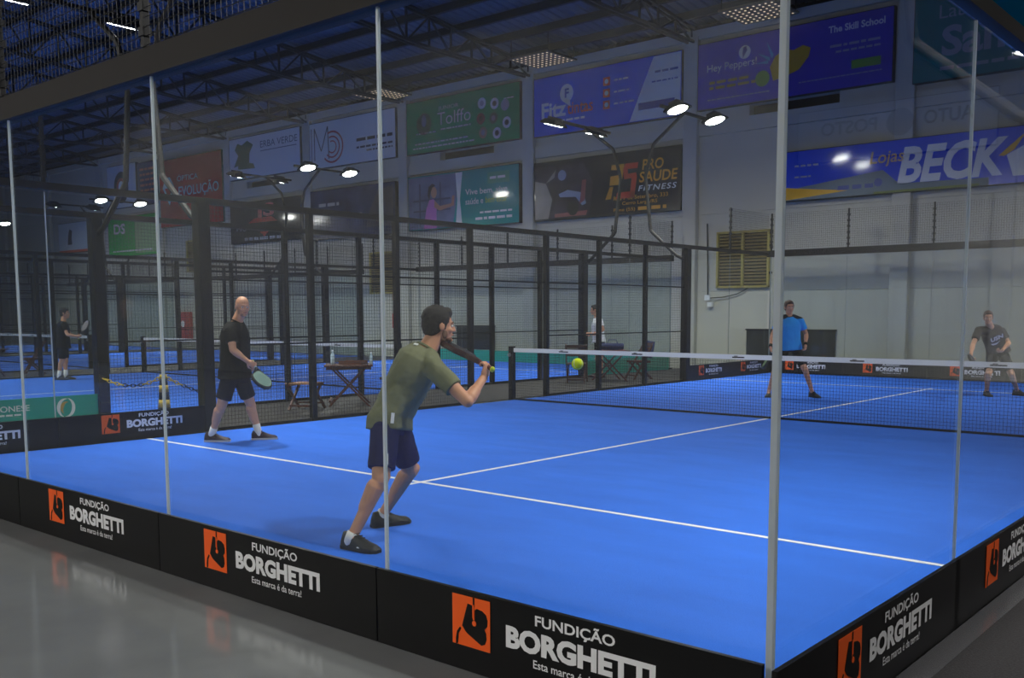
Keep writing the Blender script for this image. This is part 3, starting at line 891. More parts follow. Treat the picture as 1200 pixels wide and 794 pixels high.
# emblem banner and list banner further left
t, W_, H_ = banner('pale banner with a dark round emblem near the left edge', -40.5, -37.75, 6.6, 8.6, vinyl('white', None))
F(t, circle(1.35, 0.95, 0.7, 24, 0.75), mat('print_ink', None), name='emblem'); F(t, circle(1.35, 1.0, 0.45, 20, 0.4), mat('print_ring', None), 0.004, name='emblem_ring'); F(t, circle(1.35, 1.0, 0.25, 20), PW, 0.006, name='emblem_core')
t, W_, H_ = banner('narrow dark blue banner with red lines of print', -37.6, -35.78, 6.6, 8.52, vinyl('navy', rgb(34, 40, 82)))
F(t, [q for i in range(6) for q in fine_print(0.25, 0.35 + 0.24 * i, 1.3, 0.1, 24 + i)], mat('print_ring', None), name='fine_print')

# DS
t, W_, H_ = banner('bright green banner with the letters DS at far left', -40.6, -36.0, 4.3, 6.15, vinyl('bright_green', rgb(44, 150, 66)))
T(t, 'DS', 0.55, 1.05, 1.1, 0.5, PW, bold=0.03)
F(t, rect(2.6, 0.1, 1.9, 1.6), mat('print_pgreen', rgb(120, 180, 110), 0.4)); F(t, fine_print(0.4, 0.2, 3.8, 0.07, 31), PW, 0.004, name='fine_print')
t, W_, H_ = banner('white banner with a small dark mark, farthest left', -46.0, -42.5, 4.7, 6.2, vinyl('white', None))
F(t, [(1.0, 0.4), (1.5, 0.4), (1.45, 0.7), (1.55, 1.1), (1.25, 1.2), (1.1, 0.9)], mat('print_ink', None), name='emblem')
F(t, rect(0, 0, 3.5, 0.12), mat('print_orange', None), name='strip')

# JS
t, W_, H_ = banner('black banner with red and white letters JS', -30.0, -25.18, 4.45, 6.08, vinyl('black', rgb(30, 30, 36)))
T(t, 'JS', 1.75, 0.85, 1.35, 0.68, mat('print_pinkred', rgb(206, 96, 96), 0.4), bold=0.03)
F(t, [(1.3, 0.78), (3.3, 0.78), (2.9, 0.98), (1.7, 0.95)], mat('badge_fire', rgb(190, 40, 36), 0.4), name='swoosh'); F(t, [(2.1, 0.4), (2.7, 0.4), (2.4, 0.2)], mat('badge_fire', None), name='tip')
T(t, 'MO', 0.45, 0.48, 0.75, 0.2, PG_, bold=0.0)
F(t, fine_print(1.0, 0.08, 2.6, 0.12, 32), PG_, name='fine_print')

# dark blue night banner
t, W_, H_ = banner('dark blue cloudy banner below the red ringed one', -24.52, -19.72, 4.35, 6.15, mat('vinyl_night', rgb(58, 66, 98), 0.14, 0, 0.55, 1.2, spec=0.6))
F(t, fine_print(0.5, 1.2, 1.2, 0.12, 33) + fine_print(2.4, 0.75, 0.6, 0.1, 34), PG_, name='fine_print')
F(t, [(3.2, 0.3), (4.7, 0.3), (4.7, 1.7), (3.9, 1.6), (3.5, 1.0)], mat('print_night', rgb(34, 38, 62), 0.3, 0, 0.4, 2.0), name='shadow_print')

# Vive bem
t, W_, H_ = banner('teal banner with a woman in pink printed on its left half', -19.02, -13.94, 4.39, 6.2, vinyl('teal2', rgb(24, 116, 112)))
F(t, [(0.02, 0.02), (2.15, 0.02), (2.35, 1.0), (2.3, 1.78), (0.02, 1.78)], mat('photo_bg', rgb(112, 118, 150), 0.25, 0, 0.3, 1.6), name='photo')
F(t, [rect(0.55, 0.1, 0.06, 1.45), rect(1.55, 0.6, 0.05, 0.95), rect(0.25, 0.95, 1.8, 0.06), rect(0.25, 0.6, 1.8, 0.05)], mat('photo_dark', rgb(52, 60, 92), 0.4), 0.004, name='photo_bars')
F(t, [(0.75, 0.02), (1.4, 0.02), (1.38, 0.5), (1.42, 0.85), (1.25, 1.0), (1.05, 0.98), (0.9, 0.7)], mat('photo_pink', rgb(196, 112, 190), 0.4), 0.006, name='photo_top')
SKP = mat('photo_skin', rgb(180, 128, 112), 0.4)
F(t, [(1.3, 0.95), (1.55, 0.75), (2.1, 0.8), (2.15, 1.05), (2.25, 1.05), (2.22, 0.72), (1.55, 0.6), (1.28, 0.72)], SKP, 0.008, name='photo_arm')
F(t, circle(1.27, 1.22, 0.14, 16, 0.19), SKP, 0.008, name='photo_face')
F(t, [(1.05, 0.98), (1.1, 1.2), (1.2, 1.38), (1.35, 1.45), (1.2, 1.52), (1.02, 1.42), (0.96, 1.15)], mat('photo_hair', rgb(46, 36, 40), 0.4), 0.010, name='photo_hair')
F(t, [(2.3, 0.02), (2.6, 0.02), (2.5, 0.9), (2.62, 1.78), (2.3, 1.78), (2.38, 0.9)], PW, 0.005, name='divider')
T(t, 'Vive bem, vive', 2.75, 0.98, 1.85, 0.22, PW, bold=0.01)
T(t, 'saúde e', 2.75, 0.70, 0.8, 0.2, PW, bold=0.01)
T(t, 'bem-estar', 3.65, 0.70, 0.95, 0.2, mat('print_lime2', rgb(150, 190, 60), 0.4), bold=0.01)
F(t, rect(3.75, 1.3, 0.95, 0.36), mat('print_teal', rgb(40, 150, 120), 0.4)); F(t, fine_print(3.85, 1.44, 0.75, 0.08, 35), PW, 0.005, name='fine_print')
F(t, fine_print(3.4, 0.38, 1.4, 0.06, 36) + fine_print(3.2, 0.18, 1.6, 0.08, 37), PW, name='fine_print')

# Pro Saúde Fitness
t, W_, H_ = banner('black fitness banner with large orange and red letters PS', -13.28, -8.04, 4.38, 6.12, vinyl('black2', rgb(28, 26, 32)))
YEL = mat('print_amber', rgb(226, 158, 44), 0.4); RD = mat('print_scarlet', rgb(216, 58, 40), 0.4)
F(t, [[(2.72, 0.42), (2.9, 0.62), (2.9, 0.75), (2.78, 0.55)], [(2.7, 0.45), (2.9, 0.45), (2.98, 0.8), (2.86, 0.8)], [(2.85, 0.84), (3.28, 0.84), (3.36, 1.42), (2.92, 1.42), (2.9, 1.28), (3.18, 1.26), (3.16, 1.12), (2.88, 1.1)]], YEL, name='letter_p')
F(t, [[(3.32, 1.26), (3.40, 1.42), (3.85, 1.42), (3.82, 1.26)], [(3.36, 1.0), (3.32, 1.26), (3.48, 1.26), (3.50, 1.1)], [(3.36, 0.98), (3.8, 1.0), (3.78, 1.14), (3.4, 1.12)], [(3.62, 1.0), (3.8, 1.0), (3.72, 0.44), (3.56, 0.44)], [(3.08, 0.44), (3.72, 0.44), (3.74, 0.62), (3.12, 0.62)]], RD, name='letter_s')
T(t, 'PRO', 3.98, 1.18, 0.72, 0.3, YEL, bold=0.02, shear=0.12)
T(t, 'SAUDE', 3.88, 0.84, 1.28, 0.3, YEL, bold=0.02, shear=0.12)
T(t, 'FITNESS', 3.85, 0.60, 1.28, 0.16, PW, bold=0.015, shear=0.2, space=1.2)
T(t, 'Rua 7 de Setembro, 333', 3.0, 0.38, 1.85, 0.13, YEL, bold=0.005)
T(t, 'Cerro Largo/RS', 3.3, 0.22, 1.2, 0.13, YEL, bold=0.005)
T(t, 'Fone (55)', 3.0, 0.05, 0.75, 0.12, YEL, bold=0.005)
F(t, fine_print(3.85, 0.07, 0.95, 0.1, 38), YEL, name='fine_print')
PH = mat('photo_gym', rgb(60, 50, 62), 0.2, 0, 0.6, 2.0)
F(t, [(0.03, 0.03), (2.1, 0.03), (2.25, 1.0), (1.9, 1.6), (0.03, 1.6)], PH, name='photo')
F(t, [[(0.02, 0.03), (0.55, 0.03), (0.7, 0.6), (0.45, 1.1), (0.02, 1.2)], [(0.45, 1.1), (0.75, 1.4), (0.85, 1.5), (0.78, 1.25)]], mat('photo_haze', rgb(150, 140, 132), 0.25, 0, 0.2, 2.0), 0.004, name='photo_figure')
F(t, [[(0.95, 0.75), (1.3, 0.85), (1.9, 0.72), (2.0, 0.4), (1.85, 0.35), (1.6, 0.62), (1.0, 0.65)], circle(1.08, 1.3, 0.16, 12)], mat('photo_pale', rgb(150, 160, 186), 0.4), 0.004, name='photo_light')
F(t, [[(1.75, 0.4), (1.95, 0.5), (2.0, 1.1), (1.85, 1.1)], [(0.8, 0.06), (2.0, 0.06), (2.05, 0.2), (0.8, 0.16)]], mat('photo_rose', rgb(150, 76, 82), 0.4), 0.005, name='photo_rose')
F(t, circle(1.5, 0.3, 0.22), BLACK, 0.006, name='photo_ball')

# Lojas Beck
t, W_, H_ = banner('long royal blue banner with big white slanted letters and a yellow wedge', -5.02, 3.7, 4.37, 5.58, vinyl('royal', rgb(20, 56, 168)))
F(t, [(0.0, 0.0), (1.75, 0.14), (0.0, 0.34)], mat('print_sun', rgb(238, 178, 20), 0.4), name='yellow_wedge')
F(t, [(0.0, 0.0), (1.75, 0.14), (0.4, 0.30), (2.6, 0.55), (3.0, 0.2), (5.0, 0.16), (5.0, 0.0)], mat('print_steel', rgb(96, 116, 132), 0.4), 0.0015, name='grey_band')
F(t, rect(2.4, 0.0, 2.4, 0.05), mat('print_olive', rgb(110, 124, 40), 0.4), 0.004, name='olive_band')
T(t, 'Lojas', 2.28, 0.62, 0.82, 0.38, mat('print_sand', rgb(216, 176, 110), 0.4), bold=0.01, shear=0.15)
T(t, 'BECK', 2.95, 0.18, 2.42, 0.86, PW, bold=0.035, shear=0.22)
F(t, [(5.18, 0.62), (5.75, 1.1), (5.5, 0.72), (5.3, 0.6)], mat('print_sun', None), 0.006, name='spark')
F(t, [(5.35, 0.62), (5.9, 0.9), (6.6, 0.5), (6.6, 0.15), (5.5, 0.15)], PW, 0.004, name='emblem_white')
F(t, fine_print(0.35, 0.82, 0.7, 0.05, 39) + fine_print(0.35, 0.55, 0.5, 0.04, 40), PG_, name='fine_print')
F(t, fine_print(1.5, 0.16, 0.9, 0.1, 41) + [circle(2.5, 0.27, 0.1, 14)], mat('print_blue', None), 0.005, name='fine_print')

# outside the frame to the right: the sign that shows mirrored in the side glass
t, W_, H_ = banner('grey and white fuel station banner that shows mirrored in the right side glass', 9.9, 14.6, 5.25, 6.5, vinyl('white', None))
T(t, 'AUTO', 0.5, 0.62, 1.1, 0.32, mat('print_ink', None), bold=0.02); T(t, 'POSTO', 2.7, 0.62, 1.4, 0.32, mat('print_ink', None), bold=0.02)
F(t, circle(2.15, 0.75, 0.32), mat('print_slate', None), name='emblem')

POSES = {
  'olive': {'head': [1.646, -8.303, 1.463], 'hf': [0.468, 0.882, -0.06], 'hu': [0.013, 0.077, 0.997], 'neck': [1.603, -8.386, 1.306], 'pel': [1.437, -8.591, 0.822], 'sr': [1.765, -8.488, 1.187], 'er': [2.035, -8.433, 0.968], 'wr': [1.984, -8.22, 1.113], 'hdr': [0.149, 0.282, 0.948], 'pnr': [-0.992, -0.071, 0.107], 'sl': [1.483, -8.272, 1.252], 'el': [1.322, -8.299, 0.98], 'wl': [1.423, -8.191, 1.144], 'hdl': [0.334, 0.421, 0.843], 'pnl': [0.422, -0.334, 0.843], 'hr': [1.512, -8.689, 0.8], 'kr': [1.599, -8.819, 0.448], 'ar': [1.512, -8.995, 0.074], 'hl': [1.41, -8.513, 0.789], 'kl': [1.351, -8.321, 0.422], 'al': [1.143, -8.413, 0.066], 'fr': [0.989, 0.145, 0.0], 'fl': [0.222, 0.975, 0.0], 'face': [0.417, 0.909, 0.0]},
  'bald': {'head': [-3.667, -6.359, 1.628], 'hf': [0.968, -0.22, -0.119], 'hu': [0.038, 0.032, 0.999], 'neck': [-3.728, -6.408, 1.446], 'pel': [-3.776, -6.422, 0.843], 'sr': [-3.651, -6.542, 1.337], 'er': [-3.562, -6.574, 1.119], 'wr': [-3.45, -6.457, 0.988], 'hdr': [0.559, 0.619, -0.551], 'pnr': [-0.546, 0.81, -0.216], 'sl': [-3.856, -6.292, 1.352], 'el': [-3.964, -6.219, 1.099], 'wl': [-3.786, -6.223, 0.927], 'hdl': [0.751, 0.34, -0.566], 'pnl': [0.614, -0.723, -0.316], 'hr': [-3.725, -6.514, 0.819], 'kr': [-3.83, -6.589, 0.43], 'ar': [-4.028, -6.606, 0.076], 'hl': [-3.814, -6.328, 0.806], 'kl': [-3.818, -6.183, 0.432], 'al': [-3.75, -6.132, 0.073], 'fr': [0.762, 0.647, 0.0], 'fl': [0.573, 0.82, 0.0], 'face': [0.613, 0.79, 0.0]},
  'blue': {'head': [-1.442, 3.64, 1.629], 'hf': [0.684, -0.729, -0.02], 'hu': [0.0, 0.0, 1.0], 'neck': [-1.453, 3.673, 1.459], 'pel': [-1.43, 3.689, 0.929], 'sr': [-1.591, 3.546, 1.381], 'er': [-1.693, 3.491, 1.117], 'wr': [-1.635, 3.317, 0.92], 'hdr': [0.186, -0.219, -0.958], 'pnr': [0.917, 0.368, 0.156], 'sl': [-1.294, 3.799, 1.38], 'el': [-1.217, 3.897, 1.131], 'wl': [-1.131, 3.683, 0.951], 'hdl': [0.112, -0.28, -0.953], 'pnl': [-0.671, -0.731, 0.123], 'hr': [-1.499, 3.625, 0.882], 'kr': [-1.549, 3.333, 0.487], 'ar': [-1.677, 3.372, 0.105], 'hl': [-1.356, 3.746, 0.882], 'kl': [-1.101, 3.647, 0.489], 'al': [-1.012, 3.763, 0.082], 'fr': [0.359, -0.933, 0.0], 'fl': [0.863, -0.506, 0.0], 'face': [0.647, -0.762, 0.0]},
  'black': {'head': [1.377, 5.81, 1.435], 'hf': [0.386, -0.919, -0.08], 'hu': [0.058, -0.145, 0.988], 'neck': [1.38, 5.988, 1.264], 'pel': [1.432, 6.365, 0.787], 'sr': [1.232, 5.789, 1.204], 'er': [1.196, 5.593, 0.945], 'wr': [1.243, 5.348, 0.785], 'hdr': [0.328, -0.386, -0.862], 'pnr': [0.89, 0.44, 0.12], 'sl': [1.511, 6.221, 1.184], 'el': [1.634, 6.231, 0.967], 'wl': [1.631, 5.816, 0.84], 'hdl': [-0.338, -0.933, -0.123], 'pnl': [-0.369, -0.043, 0.928], 'hr': [1.362, 6.3, 0.74], 'kr': [1.399, 5.89, 0.397], 'ar': [1.352, 6.006, 0.075], 'hl': [1.507, 6.423, 0.739], 'kl': [1.718, 6.225, 0.377], 'al': [1.757, 6.479, 0.05], 'fr': [0.568, -0.823, 0.0], 'fl': [0.92, -0.392, 0.0], 'face': [0.485, -0.874, 0.0]},
  'far': {'head': [-16.723, -2.558, 1.554], 'hf': [0.693, 0.719, -0.05], 'hu': [0.0, 0.0, 1.0], 'neck': [-16.741, -2.599, 1.354], 'pel': [-16.707, -2.641, 0.815], 'sr': [-16.555, -2.686, 1.296], 'er': [-16.393, -2.672, 1.06], 'wr': [-16.289, -2.523, 1.018], 'hdr': [0.681, 0.706, 0.195], 'pnr': [-0.647, 0.762, 0.0], 'sl': [-16.909, -2.486, 1.292], 'el': [-16.852, -2.404, 1.049], 'wl': [-16.56, -2.358, 1.011], 'hdl': [0.807, 0.557, 0.195], 'pnl': [0.647, -0.762, 0.0], 'hr': [-16.619, -2.703, 0.778], 'kr': [-16.611, -2.743, 0.42], 'ar': [-16.654, -2.803, 0.041], 'hl': [-16.79, -2.586, 0.771], 'kl': [-16.738, -2.586, 0.43], 'al': [-16.714, -2.616, 0.049], 'fr': [0.762, 0.647, 0.0], 'fl': [0.694, 0.72, 0.0], 'face': [0.729, 0.684, 0.0]},
  'white': {'head': [-7.464, 5.84, 1.604], 'hf': [-0.821, -0.561, -0.104], 'hu': [0.0, 0.0, 1.0], 'neck': [-7.42, 5.85, 1.401], 'pel': [-7.34, 5.849, 0.872], 'sr': [-7.521, 6.022, 1.358], 'er': [-7.568, 6.019, 1.132], 'wr': [-7.566, 5.81, 1.033], 'hdr': [-0.762, -0.647, 0.0], 'pnr': [0.647, -0.762, 0.0], 'sl': [-7.237, 5.737, 1.361], 'el': [-7.132, 5.732, 1.14], 'wl': [-7.278, 5.66, 1.039], 'hdl': [-0.759, -0.644, -0.1], 'pnl': [-0.647, 0.762, 0.0], 'hr': [-7.412, 5.912, 0.808], 'kr': [-7.374, 5.829, 0.443], 'ar': [-7.382, 5.843, 0.094], 'hl': [-7.262, 5.776, 0.814], 'kl': [-7.194, 5.72, 0.452], 'al': [-7.186, 5.747, 0.106], 'fr': [-0.762, -0.647, 0.0], 'fl': [-0.823, -0.568, 0.0], 'face': [-0.794, -0.608, 0.0]},
}
OL_RD = [-0.932, -0.027, 0.363]
OL_RN = [0.156, 0.258, 0.953]
BA_RD = [0.766, -0.175, -0.619]
BA_RN = [0.927, 0.056, 0.371]
BL_RD = [-0.091, -0.671, -0.736]
BL_RN = [0.535, 0.824, 0.188]
BK_RD = [0.167, -0.982, -0.086]
BK_RN = [0.778, 0.41, 0.477]
FA_RD = [0.328, 0.393, 0.859]
FA_RN = [-0.047, -0.951, 0.304]
STRIPS = [[[1.653, -8.745, 0.861], [0.113, 0.096, 0.989], [0.525, -0.846, 0.098], 0.07, 0.022], [[1.666, -8.822, 0.598], [0.091, 0.077, 0.993], [0.608, -0.794, 0.0], 0.075, 0.022], [[1.617, -8.502, 1.339], [-0.16, -0.375, 0.913], [0.35, -0.87, 0.346], 0.03, 0.02], [[1.596, -9.044, 0.006], [0.912, 0.399, -0.095], [0.385, -0.88, 0.276], 0.03, 0.02]]

# ------------------------------------------------------------------ people
SKIN = mat('skin', rgb(212, 152, 118), 0.55, 0, 0.06, 14.0)
SKIN2 = mat('skin_pale', rgb(214, 156, 122), 0.55, 0, 0.06, 14.0)
HAIRD = mat('hair_dark', rgb(30, 24, 22), 0.7, 0, 0.3, 60.0, 0.4, 160.0)
HAIRB = mat('hair_brown', rgb(74, 46, 34), 0.7, 0, 0.3, 60.0)
EYEW = mat('eye_white', rgb(225, 222, 216), 0.3)
EYED = mat('eye_dark', rgb(30, 22, 18), 0.2)
LIPM = mat('lip', rgb(170, 100, 92), 0.5)
REFL = mat('reflective_tape', rgb(250, 250, 250), 0.35)

def remeshed(b, voxel, it=3, disp=0.0, ns=0.09):
    me = b.mesh('tmp')
    o = bpy.data.objects.new('tmp', me)
    COL.objects.link(o)
    m = o.modifiers.new('r', 'REMESH'); m.mode = 'VOXEL'; m.voxel_size = voxel; m.use_smooth_shade = True
    if it:
        s = o.modifiers.new('s', 'SMOOTH'); s.iterations = it; s.factor = 0.5
    if disp:
        tx = bpy.data.textures.new('folds', 'CLOUDS'); tx.noise_scale = ns
        d = o.modifiers.new('d', 'DISPLACE'); d.texture = tx; d.strength = disp; d.mid_level = 0.5
    r = evaluated(o)
    bpy.data.objects.remove(o); bpy.data.meshes.remove(me)
    for p in r.polygons: p.use_smooth = True
    return r

def ring(c, u, v, n=20):
    c = V(c)
    # superellipse for a body-like section
    out = []
    for k in range(n):
        a = 2 * PI * k / n
        ca, sa = math.cos(a), math.sin(a)
        e = 0.82
        out.append(c + u * (math.copysign(abs(ca) ** e, ca)) + v * (math.copysign(abs(sa) ** e, sa)))
    return out

def torso(b, Q, rows, grow=0.0):
    pel, nk = Q['pel'], Q['neck']
    ax = nk - pel
    hl = (Q['hl'] - Q['hr']).normalized(); sl = (Q['sl'] - Q['sr']).normalized()
    A = ax.normalized()
    rings = []
    for t, ru, rv, off in rows:
        L = hl.lerp(sl, min(max(t, 0), 1)).normalized()
        Dp = L.cross(A).normalized()        # backwards or forwards
        if Dp.dot(Q['face']) < 0: Dp = -Dp
        L = (L - A * L.dot(A)).normalized()
        Dp = V((Dp.x, Dp.y, Dp.z * min(1, max(0, t / 0.45))))
        cen = pel + ax * t if t >= 0 else pel + V((0, 0, t * ax.length)) + ax * (t * 0.2)
        rings.append(ring(cen + Dp * off, L * (ru + grow), Dp * (rv + grow)))
    b.loft(rings)

def hand(b, w_, d, n, side_axis, curl, L=0.18, spread=0.02, thumb_dir=None):
    """palm, four separate fingers and a thumb; d along the hand, n the way the palm faces"""
    w_ = V(w_); d = V(d).normalized(); n = V(n); n = (n - d * n.dot(d)).normalized()
    s = d.cross(n).normalized()
    b.ell(w_ + d * 0.05, (d * 0.055, s * 0.041, n * 0.016))
    b.capsule(w_ - d * 0.02, w_ + d * 0.03, 0.026, 0.028, 10)
    lens = (0.074, 0.084, 0.078, 0.06)
    for i in range(4):
        off = (-0.031 + i * 0.0207)
        p = w_ + d * (0.088 - abs(i - 1.3) * 0.004) + s * off
        ang = 0.25
        for j, fr in enumerate((0.45, 0.32, 0.23)):
            ang += curl * (0.9 if j == 0 else 1.1)
            q = p + (d * math.cos(ang) + n * math.sin(ang) + s * (off * 0.25)) * (lens[i] * fr)
            b.capsule(p, q, 0.0095 - 0.0008 * j, 0.009 - 0.0008 * j, 8)
            p = q
    td = thumb_dir if thumb_dir is not None else -s
    p = w_ + d * 0.022 - s * 0.03
    q = p + (d * 0.55 - s * 0.65 + n * 0.5).normalized() * 0.042
    r = q + (d * 0.75 - s * 0.05 + n * 0.65).normalized() * 0.032
    b.capsule(p, q, 0.013, 0.011, 8); b.capsule(q, r, 0.011, 0.009, 8)

def person(name, label, key, cfg):
    Q = {}
    for k, v in POSES[key].items():
        Q[k] = V(v)
    vox = cfg.get('vox', 0.009)
    base = V((Q['pel'].x, Q['pel'].y, 0))
    for k in ('head', 'neck', 'pel', 'sr', 'sl', 'er', 'el', 'wr', 'wl', 'hr', 'hl', 'kr', 'kl', 'ar', 'al'):
        Q[k] = Q[k] - base
    t = thing(name, label, 'person', base)
    S = cfg.get('build', 1.0)
    # ankles stand on the ground
    for a in ('ar', 'al'):
        Q[a].z = max(0.085, Q[a].z)
    hf = Q['hf'].normalized(); hu = Q['hu']; hu = (hu - hf * hu.dot(hf)).normalized(); hl = hu.cross(hf)
    H = Q['head']
    hp = lambda f, l, u: H + hf * f + hl * l + hu * u
    b = MB()
    # head
    b.ell(hp(-0.012, 0, 0.030), (hf * 0.098, hl * 0.077, hu * 0.090))
    b.ell(hp(0.028, 0, -0.030), (hf * 0.064, hl * 0.060, hu * 0.086))
    b.ell(hp(0.046, 0, -0.084), (hf * 0.044, hl * 0.042, hu * 0.030))
    b.ell(hp(0.084, 0, 0.022), (hf * 0.014, hl * 0.050, hu * 0.012))
    b.capsule(hp(0.092, 0, 0.006), hp(0.108, 0, -0.026), 0.009, 0.0135, 8)
    b.ell(hp(0.098, 0, -0.031), (hf * 0.013, hl * 0.018, hu * 0.009))
    b.ell(hp(0.087, 0, -0.060), (hf * 0.013, hl * 0.024, hu * 0.011))
    b.ell(hp(0.082, 0, -0.097), (hf * 0.018, hl * 0.02, hu * 0.015))
    for s in (-1, 1):
        b.ell(hp(-0.004, 0.079 * s, -0.008), (hf * 0.021, hl * 0.009, hu * 0.032))
        b.ell(hp(0.060, 0.040 * s, -0.030), (hf * 0.025, hl * 0.02, hu * 0.02))
    b.capsule(hp(-0.02, 0, -0.05), Q['neck'] + V((0, 0, -0.02)), 0.056 * S, 0.066 * S)
    # trunk under the clothes
    torso(b, Q, [(-0.16, 0.13, 0.10, 0), (-0.02, 0.165, 0.118, -0.01), (0.2, 0.155, 0.112, 0), (0.45, 0.155, 0.115, 0), (0.68, 0.17, 0.12, -0.005), (0.86, 0.155, 0.105, -0.01), (0.98, 0.07, 0.065, -0.005)], 0)
    fwd = Q['face'].normalized()
    for s in 'rl':
        sh, el, wr, hi, kn, an = (Q[k + s] for k in ('s', 'e', 'w', 'h', 'k', 'a'))
        b.capsule(Q['neck'].lerp(sh, 0.35) - V((0, 0, 0.03)), sh, 0.06 * S, 0.056 * S)
        b.capsule(sh, el, 0.051 * S, 0.040 * S)
        b.capsule(sh.lerp(el, 0.25), sh.lerp(el, 0.6), 0.050 * S, 0.047 * S)
        b.capsule(el, wr, 0.039 * S, 0.027)
        b.capsule(el.lerp(wr, 0.15), el.lerp(wr, 0.45), 0.044 * S, 0.039 * S)
        hand(b, wr, Q['hd' + s], Q['pn' + s], None, cfg.get('curl' + s, 0.75))
        # legs
        b.capsule(hi, kn, 0.088 * S, 0.056 * S)
        b.capsule(hi.lerp(kn, 0.1), hi.lerp(kn, 0.55), 0.09 * S, 0.076 * S)
        b.ell(kn + fwd * 0.012, ((kn - an).normalized() * 0.06, fwd * 0.05, fwd.cross((kn - an).normalized()) * 0.052))
        b.capsule(kn, an, 0.052 * S, 0.035)
        cd = (kn - an).normalized(); bk = -fwd; bk = (bk - cd * bk.dot(cd)).normalized()
        b.capsule(kn.lerp(an, 0.14) + bk * 0.014, kn.lerp(an, 0.50) + bk * 0.010, 0.056 * S, 0.044 * S)
        td = Q['f' + s].normalized()
        b.capsule(an, an + td * 0.10 + V((0, 0, -0.045)), 0.036, 0.028)
    link('body', remeshed(b, vox, 3), cfg['skin'], t)
    # eyes, brows, lips
    for s in (-1, 1):
        e = MB().ell(hp(0.0805, 0.030 * s, 0.000), (hf * 0.012, hl * 0.015, hu * 0.008), 10, 8).build('eye', EYEW, t, True)
        MB().ell(hp(0.0885, 0.030 * s, 0.000), (hf * 0.006, hl * 0.007, hu * 0.007), 8, 6).build('iris', EYED, e, True)
        MB().capsule(hp(0.094, 0.014 * s, 0.026), hp(0.083, 0.046 * s, 0.026), 0.006, 0.004, 6).build('eyebrow', cfg['hairm'], t, True)
    MB().capsule(hp(0.098, -0.017, -0.061), hp(0.098, 0.017, -0.061), 0.005, 0.005, 6).build('lips', LIPM, t, True)
    # hair
    if cfg.get('hair', True):
        b = MB(); g = cfg.get('hairvol', 0.01)
        b.ell(hp(-0.026, 0, 0.050), (hf * (0.098 + g * 0.5), hl * (0.078 + g), hu * (0.078 + g)))
        b.ell(hp(-0.052, 0, 0.002), (hf * (0.058 + g), hl * (0.074 + g), hu * (0.082 + g)))
        b.ell(hp(0.045, 0, 0.088), (hf * 0.042, hl * 0.058, hu * (0.024 + g)))
        for s in (-1, 1):
            b.ell(hp(0.002, 0.071 * s, 0.035), (hf * 0.040, hl * (0.008 + g * 0.5), hu * 0.045))
            b.ell(hp(0.020, 0.070 * s, 0.000), (hf * 0.012, hl * 0.008, hu * 0.03))
        link('hair', remeshed(b, max(vox, 0.006), 1, 0.012, 0.022), cfg['hairm'], t)
    if cfg.get('beard'):
        b = MB()
        b.ell(hp(0.052, 0, -0.089), (hf * 0.041, hl * 0.042, hu * 0.028))
        for s in (-1, 1):
            b.ell(hp(0.026, 0.053 * s, -0.058), (hf * 0.022, hl * 0.010, hu * 0.034))
        link('beard', remeshed(b, max(vox, 0.006), 1), cfg['beard'], t, label='short stubble beard')
    # shirt
    b = MB()
    h0 = cfg.get('hem', -0.1)
    rows = [(h0, 0.206, 0.158, 0.010), (0.03, 0.194, 0.146, 0.0), (0.2, 0.178, 0.136, 0.004), (0.45, 0.176, 0.134, 0), (0.68, 0.190, 0.138, -0.008), (0.84, 0.175, 0.120, -0.015), (0.94, 0.115, 0.090, -0.012), (1.0, 0.075, 0.07, -0.005)]
    torso(b, Q, rows, cfg.get('loose', 0.0))
    sl = cfg.get('sleeve', 0.62)
    for s in 'rl':
        sh, el = Q['s' + s], Q['e' + s]
        b.capsule(Q['neck'].lerp(sh, 0.3) - V((0, 0, 0.032)), sh, 0.074 * S, 0.072 * S)
        b.capsule(sh, sh.lerp(el, sl), 0.070 * S, 0.066 * S, 16, (False, True))
    sm = remeshed(b, max(vox, 0.008), 3, cfg.get('folds', 0.012))
    sh_o = link('shirt', sm, cfg['shirt'], t)
    # collar
    nk = Q['neck']; nd = (hp(-0.02, 0, -0.05) - nk).normalized()
    u1 = nd.cross(V((1, 0, 0))).normalized(); v1 = nd.cross(u1)
    c = MB().tube([nk + nd * 0.005 + (u1 * math.cos(a) + v1 * math.sin(a)) * 0.071 for a in [2 * PI * i / 20 for i in range(21)]], 0.009, 6)
    c.build('collar', cfg.get('collar', cfg['shirt']), sh_o, True)
    # shorts
    b = MB()
    torso(b, Q, [(-0.17, 0.15, 0.125, -0.01), (-0.03, 0.172, 0.128, -0.01), (0.1, 0.166, 0.122, -0.005)], 0.0)
    fr = cfg.get('shorts_len', 0.78)
    for s in 'rl':
        hi, kn = Q['h' + s], Q['k' + s]
        b.capsule(hi.lerp(kn, 0.06), hi.lerp(kn, fr), 0.096 * S, 0.089 * S, 18, (False, True))
    link('shorts', remeshed(b, max(vox, 0.008), 3, 0.010), cfg['shorts'], t)
